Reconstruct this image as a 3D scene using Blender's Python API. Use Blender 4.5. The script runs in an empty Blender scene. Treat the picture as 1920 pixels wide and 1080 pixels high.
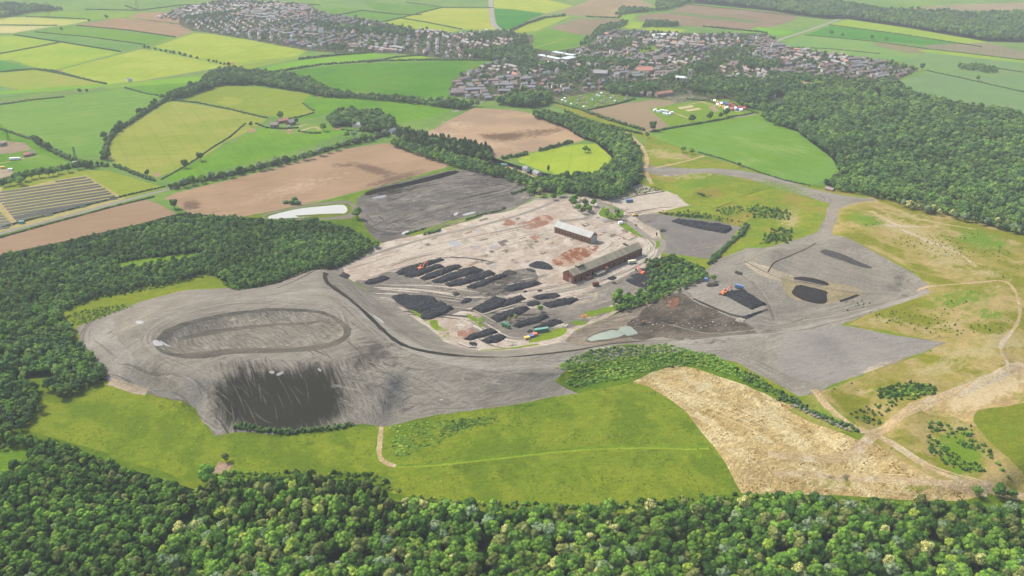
import bpy, bmesh, math, random
import numpy as np
from mathutils import Vector, Matrix
from mathutils.geometry import delaunay_2d_cdt
random.seed(7); RNG = np.random.default_rng(7)
SC = bpy.context.scene; COL = SC.collection
# ---------------------------------------------------------------- camera, sky, sun, exposure
CAM_H = 306.0; PITCH = math.radians(25.0); FPX = 1598.0          # metres up, tilt below the horizon, focal length for a 1920 px frame
cam = bpy.data.cameras.new('camera'); cam.sensor_width = 36; cam.lens = 36 * FPX / 1920
cam.clip_start = 1; cam.clip_end = 40000
cam_o = bpy.data.objects.new('camera', cam); COL.objects.link(cam_o)
cam_o.location = (0, 0, CAM_H); cam_o.rotation_euler = (math.radians(90) - PITCH, 0, 0)
SC.camera = cam_o
SUN_EL, SUN_AZ = math.radians(52), math.radians(-62)              # azimuth from +Y (ahead) towards +X (right)
world = bpy.data.worlds.new("World"); SC.world = world; world.use_nodes = True
nt = world.node_tree; nt.nodes.clear()
sky = nt.nodes.new('ShaderNodeTexSky'); sky.sky_type = 'NISHITA'; sky.sun_disc = False
sky.sun_elevation = SUN_EL; sky.sun_rotation = SUN_AZ; sky.air_density = 1.0; sky.dust_density = 3.0; sky.ozone_density = 1.0
bg = nt.nodes.new('ShaderNodeBackground'); bg.inputs[1].default_value = 0.125
wo = nt.nodes.new('ShaderNodeOutputWorld'); nt.links.new(sky.outputs[0], bg.inputs[0]); nt.links.new(bg.outputs[0], wo.inputs[0])
sl = bpy.data.lights.new('sun', 'SUN'); sl.energy = 2.35; sl.angle = math.radians(10); sl.color = (1.0, 0.93, 0.82)
so = bpy.data.objects.new('sun', sl); COL.objects.link(so)
sd = Vector((math.sin(SUN_AZ) * math.cos(SUN_EL), math.cos(SUN_AZ) * math.cos(SUN_EL), math.sin(SUN_EL)))
so.rotation_euler = (-sd).to_track_quat('-Z', 'Y').to_euler(); so.location = (0, 0, 900)
SC.view_settings.view_transform = 'Standard'; SC.view_settings.look = 'None'; SC.view_settings.gamma = 1
SC.view_settings.exposure = 1.25
SC.cycles.volume_bounces = 1; SC.cycles.max_bounces = 5; SC.cycles.diffuse_bounces = 2; SC.cycles.glossy_bounces = 2
# radiance of a level white surface here, used to turn colours seen in the photograph into surface colours
KRGB = np.array([2.57, 2.54, 2.65]); AIR = np.array([0.068, 0.073, 0.083])
# ---------------------------------------------------------------- pixels <-> ground
cP, sP = math.cos(PITCH), math.sin(PITCH)
def ray(px, py):
    u = (np.asarray(px, float) - 960) / FPX; v = (540 - np.asarray(py, float)) / FPX
    return np.stack([u, cP + v * sP, -sP + v * cP], -1)
def flat(px, py, z=0.0):
    d = ray(px, py); t = (z - CAM_H) / d[..., 2]
    return np.stack([d[..., 0] * t, d[..., 1] * t], -1)
def topx(x, y, z):
    dz = np.asarray(z, float) - CAM_H; f = y * cP - dz * sP; up = y * sP + dz * cP
    return 960 + FPX * x / f, 540 - FPX * up / f
def pts(s):
    return [tuple(float(c) for c in p.split(',')) for p in s.split()]
def slant(py):
    dep = PITCH + math.atan((py - 540) / FPX); return CAM_H / math.sin(max(dep, 0.06))
# ---------------------------------------------------------------- relief: spot heights along the breaks of slope (photo pixel, metres)
RELIEF = [
 # foot and crest of the spoil tip on the left
 (0, "143,612 150,652 175,692 206,716 280,738 325,752 365,790 398,818"), (1.5, "440,812 530,815 640,798 715,800 800,785 900,768 1000,752 1085,736"),
 (0, "143,612 220,582 340,543 440,538 520,522 600,497 640,488"),
 (19, "232,628 262,672 330,712 400,708 470,694 560,690 650,690 730,700"), (19, "232,628 300,592 420,560 520,546 610,548 640,575"),
 (20, "288,640 320,612 400,590 480,578 560,578 620,588 655,612 655,632 620,652 540,662 440,662 360,668 310,664 288,640"),
 (14, "320,645 350,628 420,612 500,602 580,604 625,616 640,630 610,643 540,650 440,652 370,658 320,645"),
 (15, "600,508 640,545 700,592 750,628 800,652 880,668 960,672 1060,660 1160,648"), (0.5, "640,515 690,548 740,588 790,625 830,648 900,658 960,655 1050,640 1100,645"),
 (14, "760,690 900,690 1000,690 1060,680"), (7, "750,740 900,730 1040,715"),
 (0, "0,600 60,740"), (0, "60,760 300,900 400,960"), (0, "450,880 700,900 760,935 1100,940 1380,915 1600,925 1900,930"),
 (3, "1090,735 1190,715 1290,685 1400,740 1480,770"), (1.5, "800,860 1000,830 1280,830"),
 (9, "1050,690 1150,665 1250,650 1330,665 1400,700"), (4, "1380,860 1560,850 1650,800"),
 # yard and fields stay level
 (0, "660,480 760,450 900,420 1060,380"), (0, "700,520 1000,480 1230,430"), (0, "800,560 1000,560 1180,540"), (0, "880,620 1050,620 1120,590 1240,540"),
 (0.5, "1100,620 1170,615 1230,640"), (-3, "700,440 720,380 860,345 960,350 930,400 800,430 700,440"), (0, "640,470 655,375 850,315 985,335 1020,365 960,410"),
 (0, "1140,380 1250,345 1290,380"), (0, "1200,400 1380,425 1330,480 1240,470"),
 # hill on the right
 (4, "1210,320 1300,325 1400,340"), (5, "1290,300 1420,322 1530,352"), (7, "1290,360 1400,350 1500,365"), (6, "1300,395 1400,400 1500,400"), (3, "1400,430 1340,490"),
 (10, "1540,362 1560,380 1555,420 1540,450 1450,465"), (14, "1600,368 1640,366 1760,392"), (16, "1760,400 1850,418 1960,448 2100,490"), (0, "1560,345 1640,352 1700,360 1800,395 1960,440"), (0, "2100,470 2300,520"),
 (18, "1620,420 1720,430 1850,470 1950,520"), (15, "1440,466 1480,460 1555,452 1640,482 1700,515 1735,540"),
 (5, "1395,490 1440,512 1500,522 1580,545 1640,552 1690,548"), (3.5, "1480,520 1480,560 1520,575 1600,560"), (6, "1260,535 1340,510 1400,500"), (7, "1440,560 1460,600 1560,590 1640,575"),
 (13, "1740,548 1720,560 1650,580 1580,605 1500,622"), (10, "1290,545 1300,560 1390,598 1440,580 1380,545 1330,530"), (5, "1230,560 1260,600 1340,620 1440,622"),
 (8, "1140,640 1300,635 1440,625 1560,622"), (12, "1580,612 1700,630 1770,642"), (10, "1490,738 1600,700 1700,665"), (7, "1300,660 1400,690 1480,740"),
 (16, "1800,560 1850,620 1900,690"), (10, "1530,735 1600,790 1640,810"), (12, "1700,770 1800,740 1920,700"), (7, "1650,830 1740,880 1850,910"), (9, "1760,780 1880,900"), (12, "1900,800 1960,830"),
]
GX0, GX1, GY0, GY1, GS = -620.0, 1000.0, 330.0, 1180.0, 3.0
def build_height():
    vs, es, zs = [], [], []
    def add(xy, z):
        vs.append(Vector(xy)); zs.append(z); return len(vs) - 1
    for z, s in RELIEF:
        prev = None
        for p in pts(s):
            i = add(flat(p[0], p[1], z), z)
            if prev is not None: es.append((prev, i))
            prev = i
    for x in np.linspace(GX0, GX1, 14):
        add((x, GY0), 0); add((x, GY1), 0); add((x, GY1 - 60), 0)
    for y in np.linspace(GY0, GY1, 9):
        add((GX0, y), 0); add((GX1, y), 0); add((GX0 + 60, y), 0)
    V, E, F, ov, oe, of = delaunay_2d_cdt(vs, es, [], 0, 1e-3, True)
    Z = np.array([np.mean([zs[k] for k in o]) if len(o) else np.nan for o in ov])
    V = np.array([tuple(v) for v in V])
    bad = np.isnan(Z)
    for i in np.where(bad)[0]:
        d = ((V[~bad] - V[i]) ** 2).sum(1); k = np.argsort(d)[:3]; Z[i] = np.average(Z[~bad][k], weights=1 / (d[k] + 1))
    nx, ny = int((GX1 - GX0) / GS) + 1, int((GY1 - GY0) / GS) + 1
    G = np.zeros((ny, nx))
    for f in F:
        A, B, C = V[f[0]], V[f[1]], V[f[2]]; za, zb, zc = Z[f[0]], Z[f[1]], Z[f[2]]
        x0, x1 = min(A[0], B[0], C[0]), max(A[0], B[0], C[0]); y0, y1 = min(A[1], B[1], C[1]), max(A[1], B[1], C[1])
        i0, i1 = max(0, math.ceil((x0 - GX0) / GS)), min(nx - 1, math.floor((x1 - GX0) / GS))
        j0, j1 = max(0, math.ceil((y0 - GY0) / GS)), min(ny - 1, math.floor((y1 - GY0) / GS))
        if i1 < i0 or j1 < j0: continue
        X, Y = np.meshgrid(GX0 + np.arange(i0, i1 + 1) * GS, GY0 + np.arange(j0, j1 + 1) * GS)
        det = (B[1] - C[1]) * (A[0] - C[0]) + (C[0] - B[0]) * (A[1] - C[1])
        if abs(det) < 1e-9: continue
        a = ((B[1] - C[1]) * (X - C[0]) + (C[0] - B[0]) * (Y - C[1])) / det
        b = ((C[1] - A[1]) * (X - C[0]) + (A[0] - C[0]) * (Y - C[1])) / det
        c = 1 - a - b; m = (a >= -1e-6) & (b >= -1e-6) & (c >= -1e-6)
        sub = G[j0:j1 + 1, i0:i1 + 1]; sub[m] = (a * za + b * zb + c * zc)[m]
    for _ in range(3):
        P = np.pad(G, 1, mode='edge')
        G = (P[:-2, 1:-1] + P[2:, 1:-1] + P[1:-1, :-2] + P[1:-1, 2:] + 2 * P[1:-1, 1:-1]) / 6
    return G
HG = build_height()
def hz(x, y):
    x = np.asarray(x, float); y = np.asarray(y, float)
    u = (x - GX0) / GS; v = (y - GY0) / GS; ny, nx = HG.shape
    ok = (u >= 0) & (v >= 0) & (u < nx - 1) & (v < ny - 1)
    uc = np.clip(u, 0, nx - 1.001); vc = np.clip(v, 0, ny - 1.001); i = uc.astype(int); j = vc.astype(int); fu = uc - i; fv = vc - j
    z = HG[j, i] * (1 - fu) * (1 - fv) + HG[j, i + 1] * fu * (1 - fv) + HG[j + 1, i] * (1 - fu) * fv + HG[j + 1, i + 1] * fu * fv
    return np.where(ok, z, 0.0)
def gnd(px, py):
    """pixels of the photograph -> points on the relief (n,3)"""
    px = np.atleast_1d(np.asarray(px, float)); py = np.atleast_1d(np.asarray(py, float)); z = np.zeros(px.shape)
    for k in range(14):
        xy = flat(px, py, z); z = 0.5 * z + 0.5 * hz(xy[..., 0], xy[..., 1])
    xy = flat(px, py, z); return np.concatenate([xy, hz(xy[..., 0], xy[..., 1])[..., None]], -1)
def G1(px, py): return gnd(px, py)[0]
def inside(P, poly):
    x, y = P[:, 0], P[:, 1]; r = np.zeros(len(P), bool); n = len(poly)
    bx0, by0 = poly.min(0); bx1, by1 = poly.max(0); m = np.where((x >= bx0) & (x <= bx1) & (y >= by0) & (y <= by1))[0]
    if not len(m): return r
    xm, ym = x[m], y[m]; c = np.zeros(len(m), bool)
    for i in range(n):
        x1, y1 = poly[i]; x2, y2 = poly[(i + 1) % n]
        if y1 == y2: continue
        t = ((y1 > ym) != (y2 > ym)) & (xm < (x2 - x1) * (ym - y1) / (y2 - y1) + x1); c ^= t
    r[m] = c; return r
def edge_dist(P, poly, closed=True):
    d = np.full(len(P), 1e9); n = len(poly)
    for i in range(n if closed else n - 1):
        a = poly[i]; b = poly[(i + 1) % n]; ab = b - a; t = np.clip(((P - a) @ ab) / (ab @ ab + 1e-9), 0, 1)
        d = np.minimum(d, np.hypot(*(P - a - t[:, None] * ab).T))
    return d
def chaikin(p, closed, n=1):
    p = np.array(p, float)
    for _ in range(n):
        q = np.roll(p, -1, 0) if closed else p[1:]; a = p if closed else p[:-1]
        r = np.empty((len(a) * 2, p.shape[1])); r[0::2] = .75 * a + .25 * q; r[1::2] = .25 * a + .75 * q
        p = r if closed else np.vstack([p[:1], r, p[-1:]])
    return p
def rough(p, amp, seg=5.0, closed=True):
    """subdivide a world outline and make it ragged"""
    out = []; n = len(p); ph = RNG.uniform(0, 6.28, 6); s = 0.0
    for i in range(n if closed else n - 1):
        a, b = p[i], p[(i + 1) % n]; L = float(np.hypot(*(b - a))); k = max(1, int(L / seg)); nrm = np.array([-(b - a)[1], (b - a)[0]]) / (L + 1e-9)
        for j in range(k):
            t = j / k; q = a + (b - a) * t; u = s + L * t
            w = math.sin(u / 31 + ph[0]) * .5 + math.sin(u / 13.7 + ph[1]) * .4 + math.sin(u / 6.1 + ph[2]) * .3 + RNG.uniform(-.5, .5)
            out.append(q + nrm * w * amp)
        s += L
    if not closed: out.append(p[-1])
    return np.array(out)
def strip(line, w, amp=0.0, smooth=1):
    g = gnd(*np.array(pts(line) if isinstance(line, str) else line).T)[:, :2]
    if smooth: g = chaikin(g, False, smooth)
    t = np.gradient(g, axis=0); t /= np.hypot(t[:, 0], t[:, 1])[:, None] + 1e-9; nr = np.stack([-t[:, 1], t[:, 0]], 1)
    W = np.full(len(g), w / 2) * (1 + amp * RNG.uniform(-.5, .5, len(g)))
    return np.vstack([g + nr * W[:, None], (g - nr * W[:, None])[::-1]])
# ---------------------------------------------------------------- materials
def lin(c):
    c = np.array(c, float) / 255; return np.where(c <= .04045, c / 12.92, ((c + .055) / 1.055) ** 2.4)
def alb(c, Y):
    d = slant(Y) / 1000; a = (lin(c) - AIR * d) / (KRGB * math.exp(-.043 * d))
    g = max(a.mean(), .01); return tuple(np.clip(a, max(.006, g * .12), .85)) + (1.0,)
class NB:
    def __init__(s, name):
        s.m = bpy.data.materials.new(name); s.m.use_nodes = True; s.t = s.m.node_tree; s.t.nodes.clear()
        s.out = s.n('ShaderNodeOutputMaterial'); s.p = s.n('ShaderNodeBsdfPrincipled'); s.l(s.p.outputs[0], s.out.inputs[0])
        s.p.inputs['Roughness'].default_value = .95; s.p.inputs['Specular IOR Level'].default_value = .15
        s.tc = s.n('ShaderNodeTexCoord')
    def n(s, k): return s.t.nodes.new(k)
    def l(s, a, b): s.t.links.new(a, b)
    def vec(s, ang=0, sx=1, sy=1, src=None):
        m = s.n('ShaderNodeMapping'); m.vector_type = 'TEXTURE'; m.inputs['Rotation'].default_value = (0, 0, ang); m.inputs['Scale'].default_value = (sx, sy, (sx + sy) / 2)
        s.l(src or s.tc.outputs['Object'], m.inputs[0]); return m.outputs[0]
    def noise(s, vec, scale=1, det=4, rough=.6, dist=0):
        n = s.n('ShaderNodeTexNoise'); n.inputs['Scale'].default_value = scale; n.inputs['Detail'].default_value = det
        n.inputs['Roughness'].default_value = rough; n.inputs['Distortion'].default_value = dist; s.l(vec, n.inputs['Vector']); return n
    def ss(s, v, a, b, o0=0.0, o1=1.0):
        m = s.n('ShaderNodeMapRange'); m.interpolation_type = 'SMOOTHSTEP'
        for i, x in zip((1, 2, 3, 4), (a, b, o0, o1)): m.inputs[i].default_value = x
        s.l(v, m.inputs[0]); return m.outputs[0]
    def math(s, op, a, b=None):
        m = s.n('ShaderNodeMath'); m.operation = op
        for i, x in enumerate((a, b)):
            if x is None: continue
            if isinstance(x, (int, float)): m.inputs[i].default_value = x
            else: s.l(x, m.inputs[i])
        return m.outputs[0]
    def mix(s, f, a, b, blend='MIX'):
        m = s.n('ShaderNodeMix'); m.data_type = 'RGBA'; m.blend_type = blend
        for i, x in ((0, f), (6, a), (7, b)):
            if isinstance(x, (int, float, tuple)): m.inputs[i].default_value = x
            else: s.l(x, m.inputs[i])
        return m.outputs[2]
    def bump(s, h, st, dist):
        b = s.n('ShaderNodeBump'); b.inputs['Strength'].default_value = st; b.inputs['Distance'].default_value = dist
        s.l(h, b.inputs['Height']); s.l(b.outputs[0], s.p.inputs['Normal'])
def mul(c, f): return tuple(min(.9, x * f) for x in c[:3]) + (1.0,)
def ground_mat(name, c1, c2, Y, c3=None, big=60, mid=12, fine=1.6, fvar=.25, streak=None, stripes=None, warp=0, speck=None, dark=(88, 86, 86), pale=(222, 206, 180), green=(135, 165, 60), bump=.4, rough=.95, spec=.0, midmix=.5, third=.56, tuft=None, mkn=(.7, 9, 5), mka=1.25):
    b = NB(name); a1, a2 = alb(c1, Y), alb(c2, Y); P = b.tc.outputs['Object']
    if warp:
        wn = b.noise(b.vec(0, 90, 90), 1, 2); sub = b.n('ShaderNodeVectorMath'); sub.operation = 'SUBTRACT'; b.l(wn.outputs['Color'], sub.inputs[0]); sub.inputs[1].default_value = (.5, .5, .5)
        sc = b.n('ShaderNodeVectorMath'); sc.operation = 'SCALE'; b.l(sub.outputs[0], sc.inputs[0]); sc.inputs['Scale'].default_value = warp
        ad = b.n('ShaderNodeVectorMath'); ad.operation = 'ADD'; b.l(P, ad.inputs[0]); b.l(sc.outputs[0], ad.inputs[1]); P = ad.outputs[0]
    nb = b.noise(b.vec(.4, big, big * .7, P), 1, 3, .55); nm = b.noise(b.vec(.9, mid, mid, P), 1, 4, .6)
    f = b.math('ADD', b.math('MULTIPLY', nb.outputs[0], 1 - midmix), b.math('MULTIPLY', nm.outputs[0], midmix))
    col = b.mix(b.ss(f, .40, .60), a1, a2)
    if c3: 
        n3 = b.noise(b.vec(2.1, big * .8, big * .45, P), 1, 5, .62); col = b.mix(b.ss(n3.outputs[0], third - .05, third + .05), col, alb(c3, Y))
    if streak:
        ang, ratio, sc_, amt = streak
        for k, (da, sz) in enumerate(((0, 1.0), (.35, .45))):
            ns = b.noise(b.vec(ang + da, sc_ * ratio * sz, sc_ * sz, P), 1, 5, .7)
            v = b.ss(ns.outputs[0], .38, .62, 1 - amt, 1 + amt * .8); col = b.mix(1.0, col, v, 'MULTIPLY')
    if stripes:
        ang, per, amt = stripes; mp = b.vec(ang, 1, 1, P); sx = b.n('ShaderNodeSeparateXYZ'); b.l(mp, sx.inputs[0])
        fr = b.math('FRACT', b.math('MULTIPLY', sx.outputs[0], 1 / per)); tri = b.math('ABSOLUTE', b.math('SUBTRACT', fr, .5))
        v = b.ss(tri, .40, .49, 1.0, 1 - amt); col = b.mix(1.0, col, v, 'MULTIPLY')
    nf = b.noise(b.vec(0, fine, fine), 1, 3, .7); v = b.ss(nf.outputs[0], .3, .7, 1 - fvar, 1 + fvar); col = b.mix(1.0, col, v, 'MULTIPLY')
    if tuft:
        tc, thr, tsz = tuft; n4 = b.noise(b.vec(.2, tsz, tsz), 1, 3, .6); n5 = b.noise(b.vec(1.2, tsz * 9, tsz * 6), 1, 2, .5)
        m = b.math('ADD', n4.outputs[0], b.math('MULTIPLY', b.math('SUBTRACT', n5.outputs[0], .5), .5)); col = b.mix(b.ss(m, thr, thr + .04), col, alb(tc, Y))
    if speck:
        sc_, thr, scol = speck; n4 = b.noise(b.vec(.3, sc_ * 2.2, sc_, P), 1, 2, .5); col = b.mix(b.ss(n4.outputs[0], thr, thr + .02), col, alb(scol, Y))
    at = b.n('ShaderNodeAttribute'); at.attribute_name = 'mk'; sp = b.n('ShaderNodeSeparateColor'); b.l(at.outputs['Color'], sp.inputs[0])
    nn = b.noise(b.vec(*mkn, P), 1, 6, .7)
    for i, c in enumerate((dark, pale, green)):
        if c is None: continue
        e = b.math('ADD', sp.outputs[i], b.math('MULTIPLY', b.math('SUBTRACT', nn.outputs[0], .5), mka if i != 1 else 1.7))
        cc = alb(c, Y); cv = b.mix(1.0, cc, v, 'MULTIPLY'); col = b.mix(b.math('MULTIPLY', b.ss(e, .32, .68), b.ss(sp.outputs[i], .01, .12)), col, cv)
    b.l(col, b.p.inputs['Base Color']); b.p.inputs['Roughness'].default_value = rough; b.p.inputs['Specular IOR Level'].default_value = spec
    if bump: b.bump(b.math('ADD', nf.outputs[0], b.math('MULTIPLY', nm.outputs[0], 1.5)), bump, 1.0)
    return b.m
def water_mat(name, c, Y, rough=.25):  # pale sky reflection is put into the base colour, along with milky sediment
    b = NB(name); n = b.noise(b.vec(0, 12, 7), 1, 3); b.l(b.mix(n.outputs[0], alb(c, Y), mul(alb(c, Y), .90)), b.p.inputs['Base Color'])
    b.p.inputs['Roughness'].default_value = rough; b.p.inputs['Specular IOR Level'].default_value = .12
    n2 = b.noise(b.vec(0, 1.5, 1.5), 1, 2); b.bump(n2.outputs[0], .03, .3); return b.m
# families of ground
def crop(c1, c2, st=None, **k): return lambda n, Y: ground_mat(n, c1, c2, Y, big=150, mid=38, fine=3, fvar=.07, midmix=.4, stripes=st or (sum(c1) * .7, 24, .08), streak=(st[0] + 1.57 if st else .3, 7, 6, .06), bump=.1, **{**({} if 'c3' in k else {'c3': (min(255, c1[0] + 14), min(255, c1[1] + 5), c1[2] + 6), 'third': .60}), **k})
def plough(c1, c2, ang=0, **k): return lambda n, Y: ground_mat(n, c1, c2, Y, big=130, mid=40, fine=2, fvar=.06, midmix=.3, streak=(ang, 14, 5, .05), bump=.15, dark=(150, 130, 118), pale=(222, 196, 168), **k)
def wm(c): k = min(1, max(0, (sum(c) / 3 - 110) / 40)); return (c[0] + 7 * k, c[1] + 5 * k, c[2] + 1 * k)
def spoil(c1, c2, ang=0, amt=.15, **k): return lambda n, Y: ground_mat(n, wm(c1), wm(c2), Y, big=70, mid=16, fine=1.3, fvar=.13, streak=(ang, 11, 1.5, amt), warp=30, bump=.5, **({} if 'dark' in k else {'dark': (122, 118, 114)}), **k)
def grass(c1, c2, c3=None, **k): return lambda n, Y: ground_mat(n, c1, c2, Y, c3=c3, **{**dict(big=60, mid=9, fine=1.3, fvar=.16, streak=(.2, 3, 4, .07), bump=.6, midmix=.55, pale=(205, 190, 140), dark=(70, 100, 40)), **k})
# ---------------------------------------------------------------- ground regions, later ones lie inside / over earlier ones
REG = []
def R(name, fam, s, sm=0, amp=.8, label=None):
    g = gnd(*np.array(pts(s)).T)[:, :2] if isinstance(s, str) else s
    if sm: g = chaikin(g, True, sm)
    REG.append((name, fam, rough(g, amp, 6.0) if amp else g, label))
RUTS = {}
SP_ = ('spoil_ground', 'spoil_slope', 'coal_slope', 'spoil_plain', 'haul_road', 'road', 'washery_ground'); ONLY = {'wheel_ruts': SP_, 'gullies': SP_, 'yard_tracks': ('yard_ground', 'stock_ground', 'concrete_slab', 'road', 'yard_patch'), 'coal_dust': ('yard_ground', 'stock_ground', 'concrete_slab'), 'washery_marks': ('washery_ground',), 'worn_tracks': ('cleared_field', 'dirt_track', 'hill_bare')}
def ruts(name, fam, line, n, spread, w=1.0, lmin=.15, lmax=.6):
    g = gnd(*np.array(pts(line)).T)[:, :2]; g = chaikin(g, False, 3); t = np.gradient(g, axis=0); t /= np.hypot(t[:, 0], t[:, 1])[:, None] + 1e-9; nr = np.stack([-t[:, 1], t[:, 0]], 1); m = len(g)
    for _ in range(n):
        o = random.gauss(0, spread / 2); k = int(m * random.uniform(lmin, lmax)); s = random.randrange(0, max(1, m - k)); q = (g + nr * (o + random.uniform(.4, 3) * np.sin(np.arange(m) / random.uniform(3, 9) + o)[:, None] + random.uniform(-.12, .12) * spread * np.linspace(-1, 1, m)[:, None]))[s:s + k]
        if len(q) < 3: continue
        W = np.sin(np.linspace(0.15, math.pi - .15, len(q)))[:, None] * w * random.uniform(.2, .8) * RNG.uniform(.5, 1.5, (len(q), 1)); nn = nr[s:s + k]; RUTS.setdefault((name, fam), []).append(np.vstack([q + nn * W, (q - nn * W)[::-1]]))
def put_ruts():
    for (name, fam), ps in RUTS.items(): REG.append((name, fam, ps, None))
    RUTS.clear()
def L(name, fam, s, w, amp=.15, label=None):
    REG.append((name, fam, strip(s, w, amp, 2), label))
far_g = crop((146, 176, 128), (160, 186, 128))
teal = crop((142, 178, 128), (152, 186, 132)); ygr = crop((176, 203, 106), (190, 208, 118)); pale_f = crop((208, 214, 148), (220, 218, 158))
mgr = crop((143, 180, 111), (152, 186, 114)); brt = crop((130, 172, 78), (144, 184, 82), (.5, 24, .07)); olive = crop((168, 190, 104), (178, 200, 100))
yel = crop((168, 182, 104), (186, 190, 116)); yel2 = crop((184, 202, 112), (200, 212, 128)); dkg = crop((122, 172, 118), (130, 180, 120))
R('field', far_g, "-400,-38 2320,-38 2320,340 -400,340", 0, 0)
R('grass_bank', grass((130, 154, 58), (112, 140, 50), (146, 160, 66)), "-395,440 700,380 1200,440 1500,340 2300,520 2300,1255 -395,1255", 0, 0)
# --- far left fields
R('field', crop((160, 190, 120), (168, 196, 118)), "50,32 100,22 250,21 275,24 225,34 130,40", 0, .8)
R('field', pale_f, "-300,38 60,32 110,36 170,38 120,48 -300,47")
R('field', crop((222, 218, 168), (228, 222, 172)), "-300,49 105,49 60,56 25,62 -300,66")
R('field', mgr, "55,63 95,52 145,49 332,71 300,83 272,84 170,70")
R('field', teal, "28,66 70,62 170,73 272,85 226,97 115,79")
R('field', ygr, "-300,72 30,67 112,80 0,100 -300,130")
R('field', ygr, "-300,140 0,102 115,80 226,98 100,132 68,127 20,112 0,113")
R('field', dkg, "-300,120 0,113 65,129 0,135 -300,160")
R('field', crop((176, 194, 114), (186, 192, 124)), "-300,170 0,137 70,130 200,157 120,170 60,173 0,161 -300,190")
R('field', teal, "-300,175 0,162 50,173 20,180 -300,210")
R('field', yel2, "104,133 265,92 285,93 430,123 300,146 213,160")
R('field', yel2, "287,88 365,62 400,64 480,77 575,95 560,104 470,118 425,122")
R('field', crop((190, 168, 150), (198, 176, 156)), "140,47 225,34 290,40 338,47 362,60 330,70 250,58")
R('field', olive, "430,119 480,112 575,104 570,108 500,122 450,134 395,138")
R('field', mgr, "-300,290 -300,215 0,197 120,182 225,166 300,181 312,184 255,216 205,250 192,292 150,290 118,284 60,263 0,241 -200,270")
R('field', brt, "237,164 300,158 350,153 392,158 320,182 312,181")
R('field', crop((168, 186, 108), (164, 178, 108)), "345,188 408,160 480,163 575,174 583,180 568,193 588,206 587,214 545,222 450,210")
R('field', yel, "203,272 215,252 240,235 300,196 328,190 460,211 502,222 478,240 420,268 400,283 355,308 292,333 240,318 212,303")
R('field', brt, "308,337 340,318 400,286 480,243 500,238 520,246 560,252 610,236 660,238 668,243 610,262 580,275 480,303 400,322 340,338", 0, .8)
R('field', brt, "572,184 590,178 640,177 850,193 872,200 845,208 800,222 740,231 715,218 690,211 640,209 615,213 595,220 575,222 565,226 545,225 588,214 590,206 568,194")
R('field', crop((124, 166, 104), (134, 176, 102), (1.1, 24, .05)), "502,142 560,131 640,121 750,117 860,113 935,115 890,128 858,150 842,168 850,182 810,184 760,182 700,174 620,170 590,160 540,148")
R('field', crop((150, 194, 86), (160, 200, 92)), "-300,195 -299,194 420,140 470,133 560,113 690,99 740,104 640,117 560,127 490,140 430,150")
R('field', crop((158, 198, 92), (166, 200, 96)), "705,113 770,103 788,104 808,109 790,113")
# --- far middle
R('field', mgr, "565,18 640,14 755,27 750,33 712,42 625,30")
R('field', teal, "680,4 830,14 800,22 752,27 700,16")
R('field', crop((206, 212, 138), (192, 206, 118)), "757,33 822,15 920,16 930,55 865,55 800,42")
R('field', crop((186, 204, 118), (192, 208, 124)), "715,44 750,35 800,43 862,56 845,62 800,62 750,54")
R('field', crop((205, 215, 128), (196, 212, 120)), "925,-10 985,-10 1075,11 1025,25 960,17 926,15")
R('field', dkg, "926,16 960,18 1022,26 990,40 956,55 936,56 930,40")
R('field', crop((186, 206, 122), (194, 204, 128)), "960,62 1000,38 1035,27 1070,30 1040,44 1005,58")
R('field', crop((200, 186, 164), (190, 178, 160)), "1050,24 1120,-6 1180,-12 1225,10 1205,16 1165,20 1157,32 1100,32 1070,28")
R('field', crop((176, 165, 150), (184, 172, 156)), "1030,52 1085,35 1170,35 1166,44 1128,68 1060,64")
R('field', mgr, "998,76 1006,60 1030,53 1110,70 1085,84 1035,95 1000,90")
R('field', crop((168, 200, 108), (176, 204, 110)), "1158,34 1165,24 1195,25 1185,38 1170,40")
R('field', ygr, "1140,50 1180,39 1210,42 1200,53 1160,53")
R('field', ygr, "1202,54 1225,50 1286,56 1270,65 1230,62")
R('field', mgr, "1190,62 1235,64 1230,70 1190,67")
R('field', crop((176, 162, 152), (184, 172, 158)), "1195,38 1200,28 1250,25 1290,8 1500,26 1485,40 1440,52 1400,58 1330,52 1260,46", 0)
R('field', crop((150, 176, 140), (160, 170, 146)), "1250,25 1260,22 1430,40 1400,42")
R('field', crop((150, 196, 112), (160, 200, 112)), "1290,8 1330,4 1560,31 1550,35 1440,21")
R('field', crop((150, 200, 110), (160, 204, 112)), "1392,60 1420,50 1500,60 1470,66 1440,65")
R('field', crop((196, 184, 168), (188, 180, 164)), "1630,20 1800,8 2320,-5 2320,22 1900,24 1780,26")
R('field', crop((176, 202, 112), (184, 206, 120)), "1556,46 1590,36 1700,50 1850,78 1846,88 1700,66")
R('field', dkg, "1510,66 1556,48 1700,67 1842,88 1830,90 1740,84 1640,76")
R('field', crop((150, 188, 134), (164, 192, 134)), "1462,88 1500,66 1640,78 1740,104 1715,116 1650,110")
R('field', crop((172, 168, 144), (166, 170, 140)), "1636,84 1650,78 1745,92 1735,100 1700,100")
R('field', crop((170, 166, 148), (176, 170, 152)), "1735,84 1850,80 1920,96 2320,160 2320,195 1920,114 1742,94")
R('field', crop((145, 174, 136), (154, 180, 132), (.9, 24, .04)), "1728,100 1745,94 1920,116 2320,200 2320,275 1920,172 1742,132 1690,118")
R('field', crop((176, 202, 112), (168, 198, 116)), "1720,94 1748,93 1920,111 2320,185 2320,200 1920,118 1750,100")
R('field', crop((145, 172, 132), (150, 178, 132), (.9, 24, .10)), "1672,158 1745,134 1920,173 2320,275 2320,330 1920,218 1800,206 1740,190 1700,168")
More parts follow.
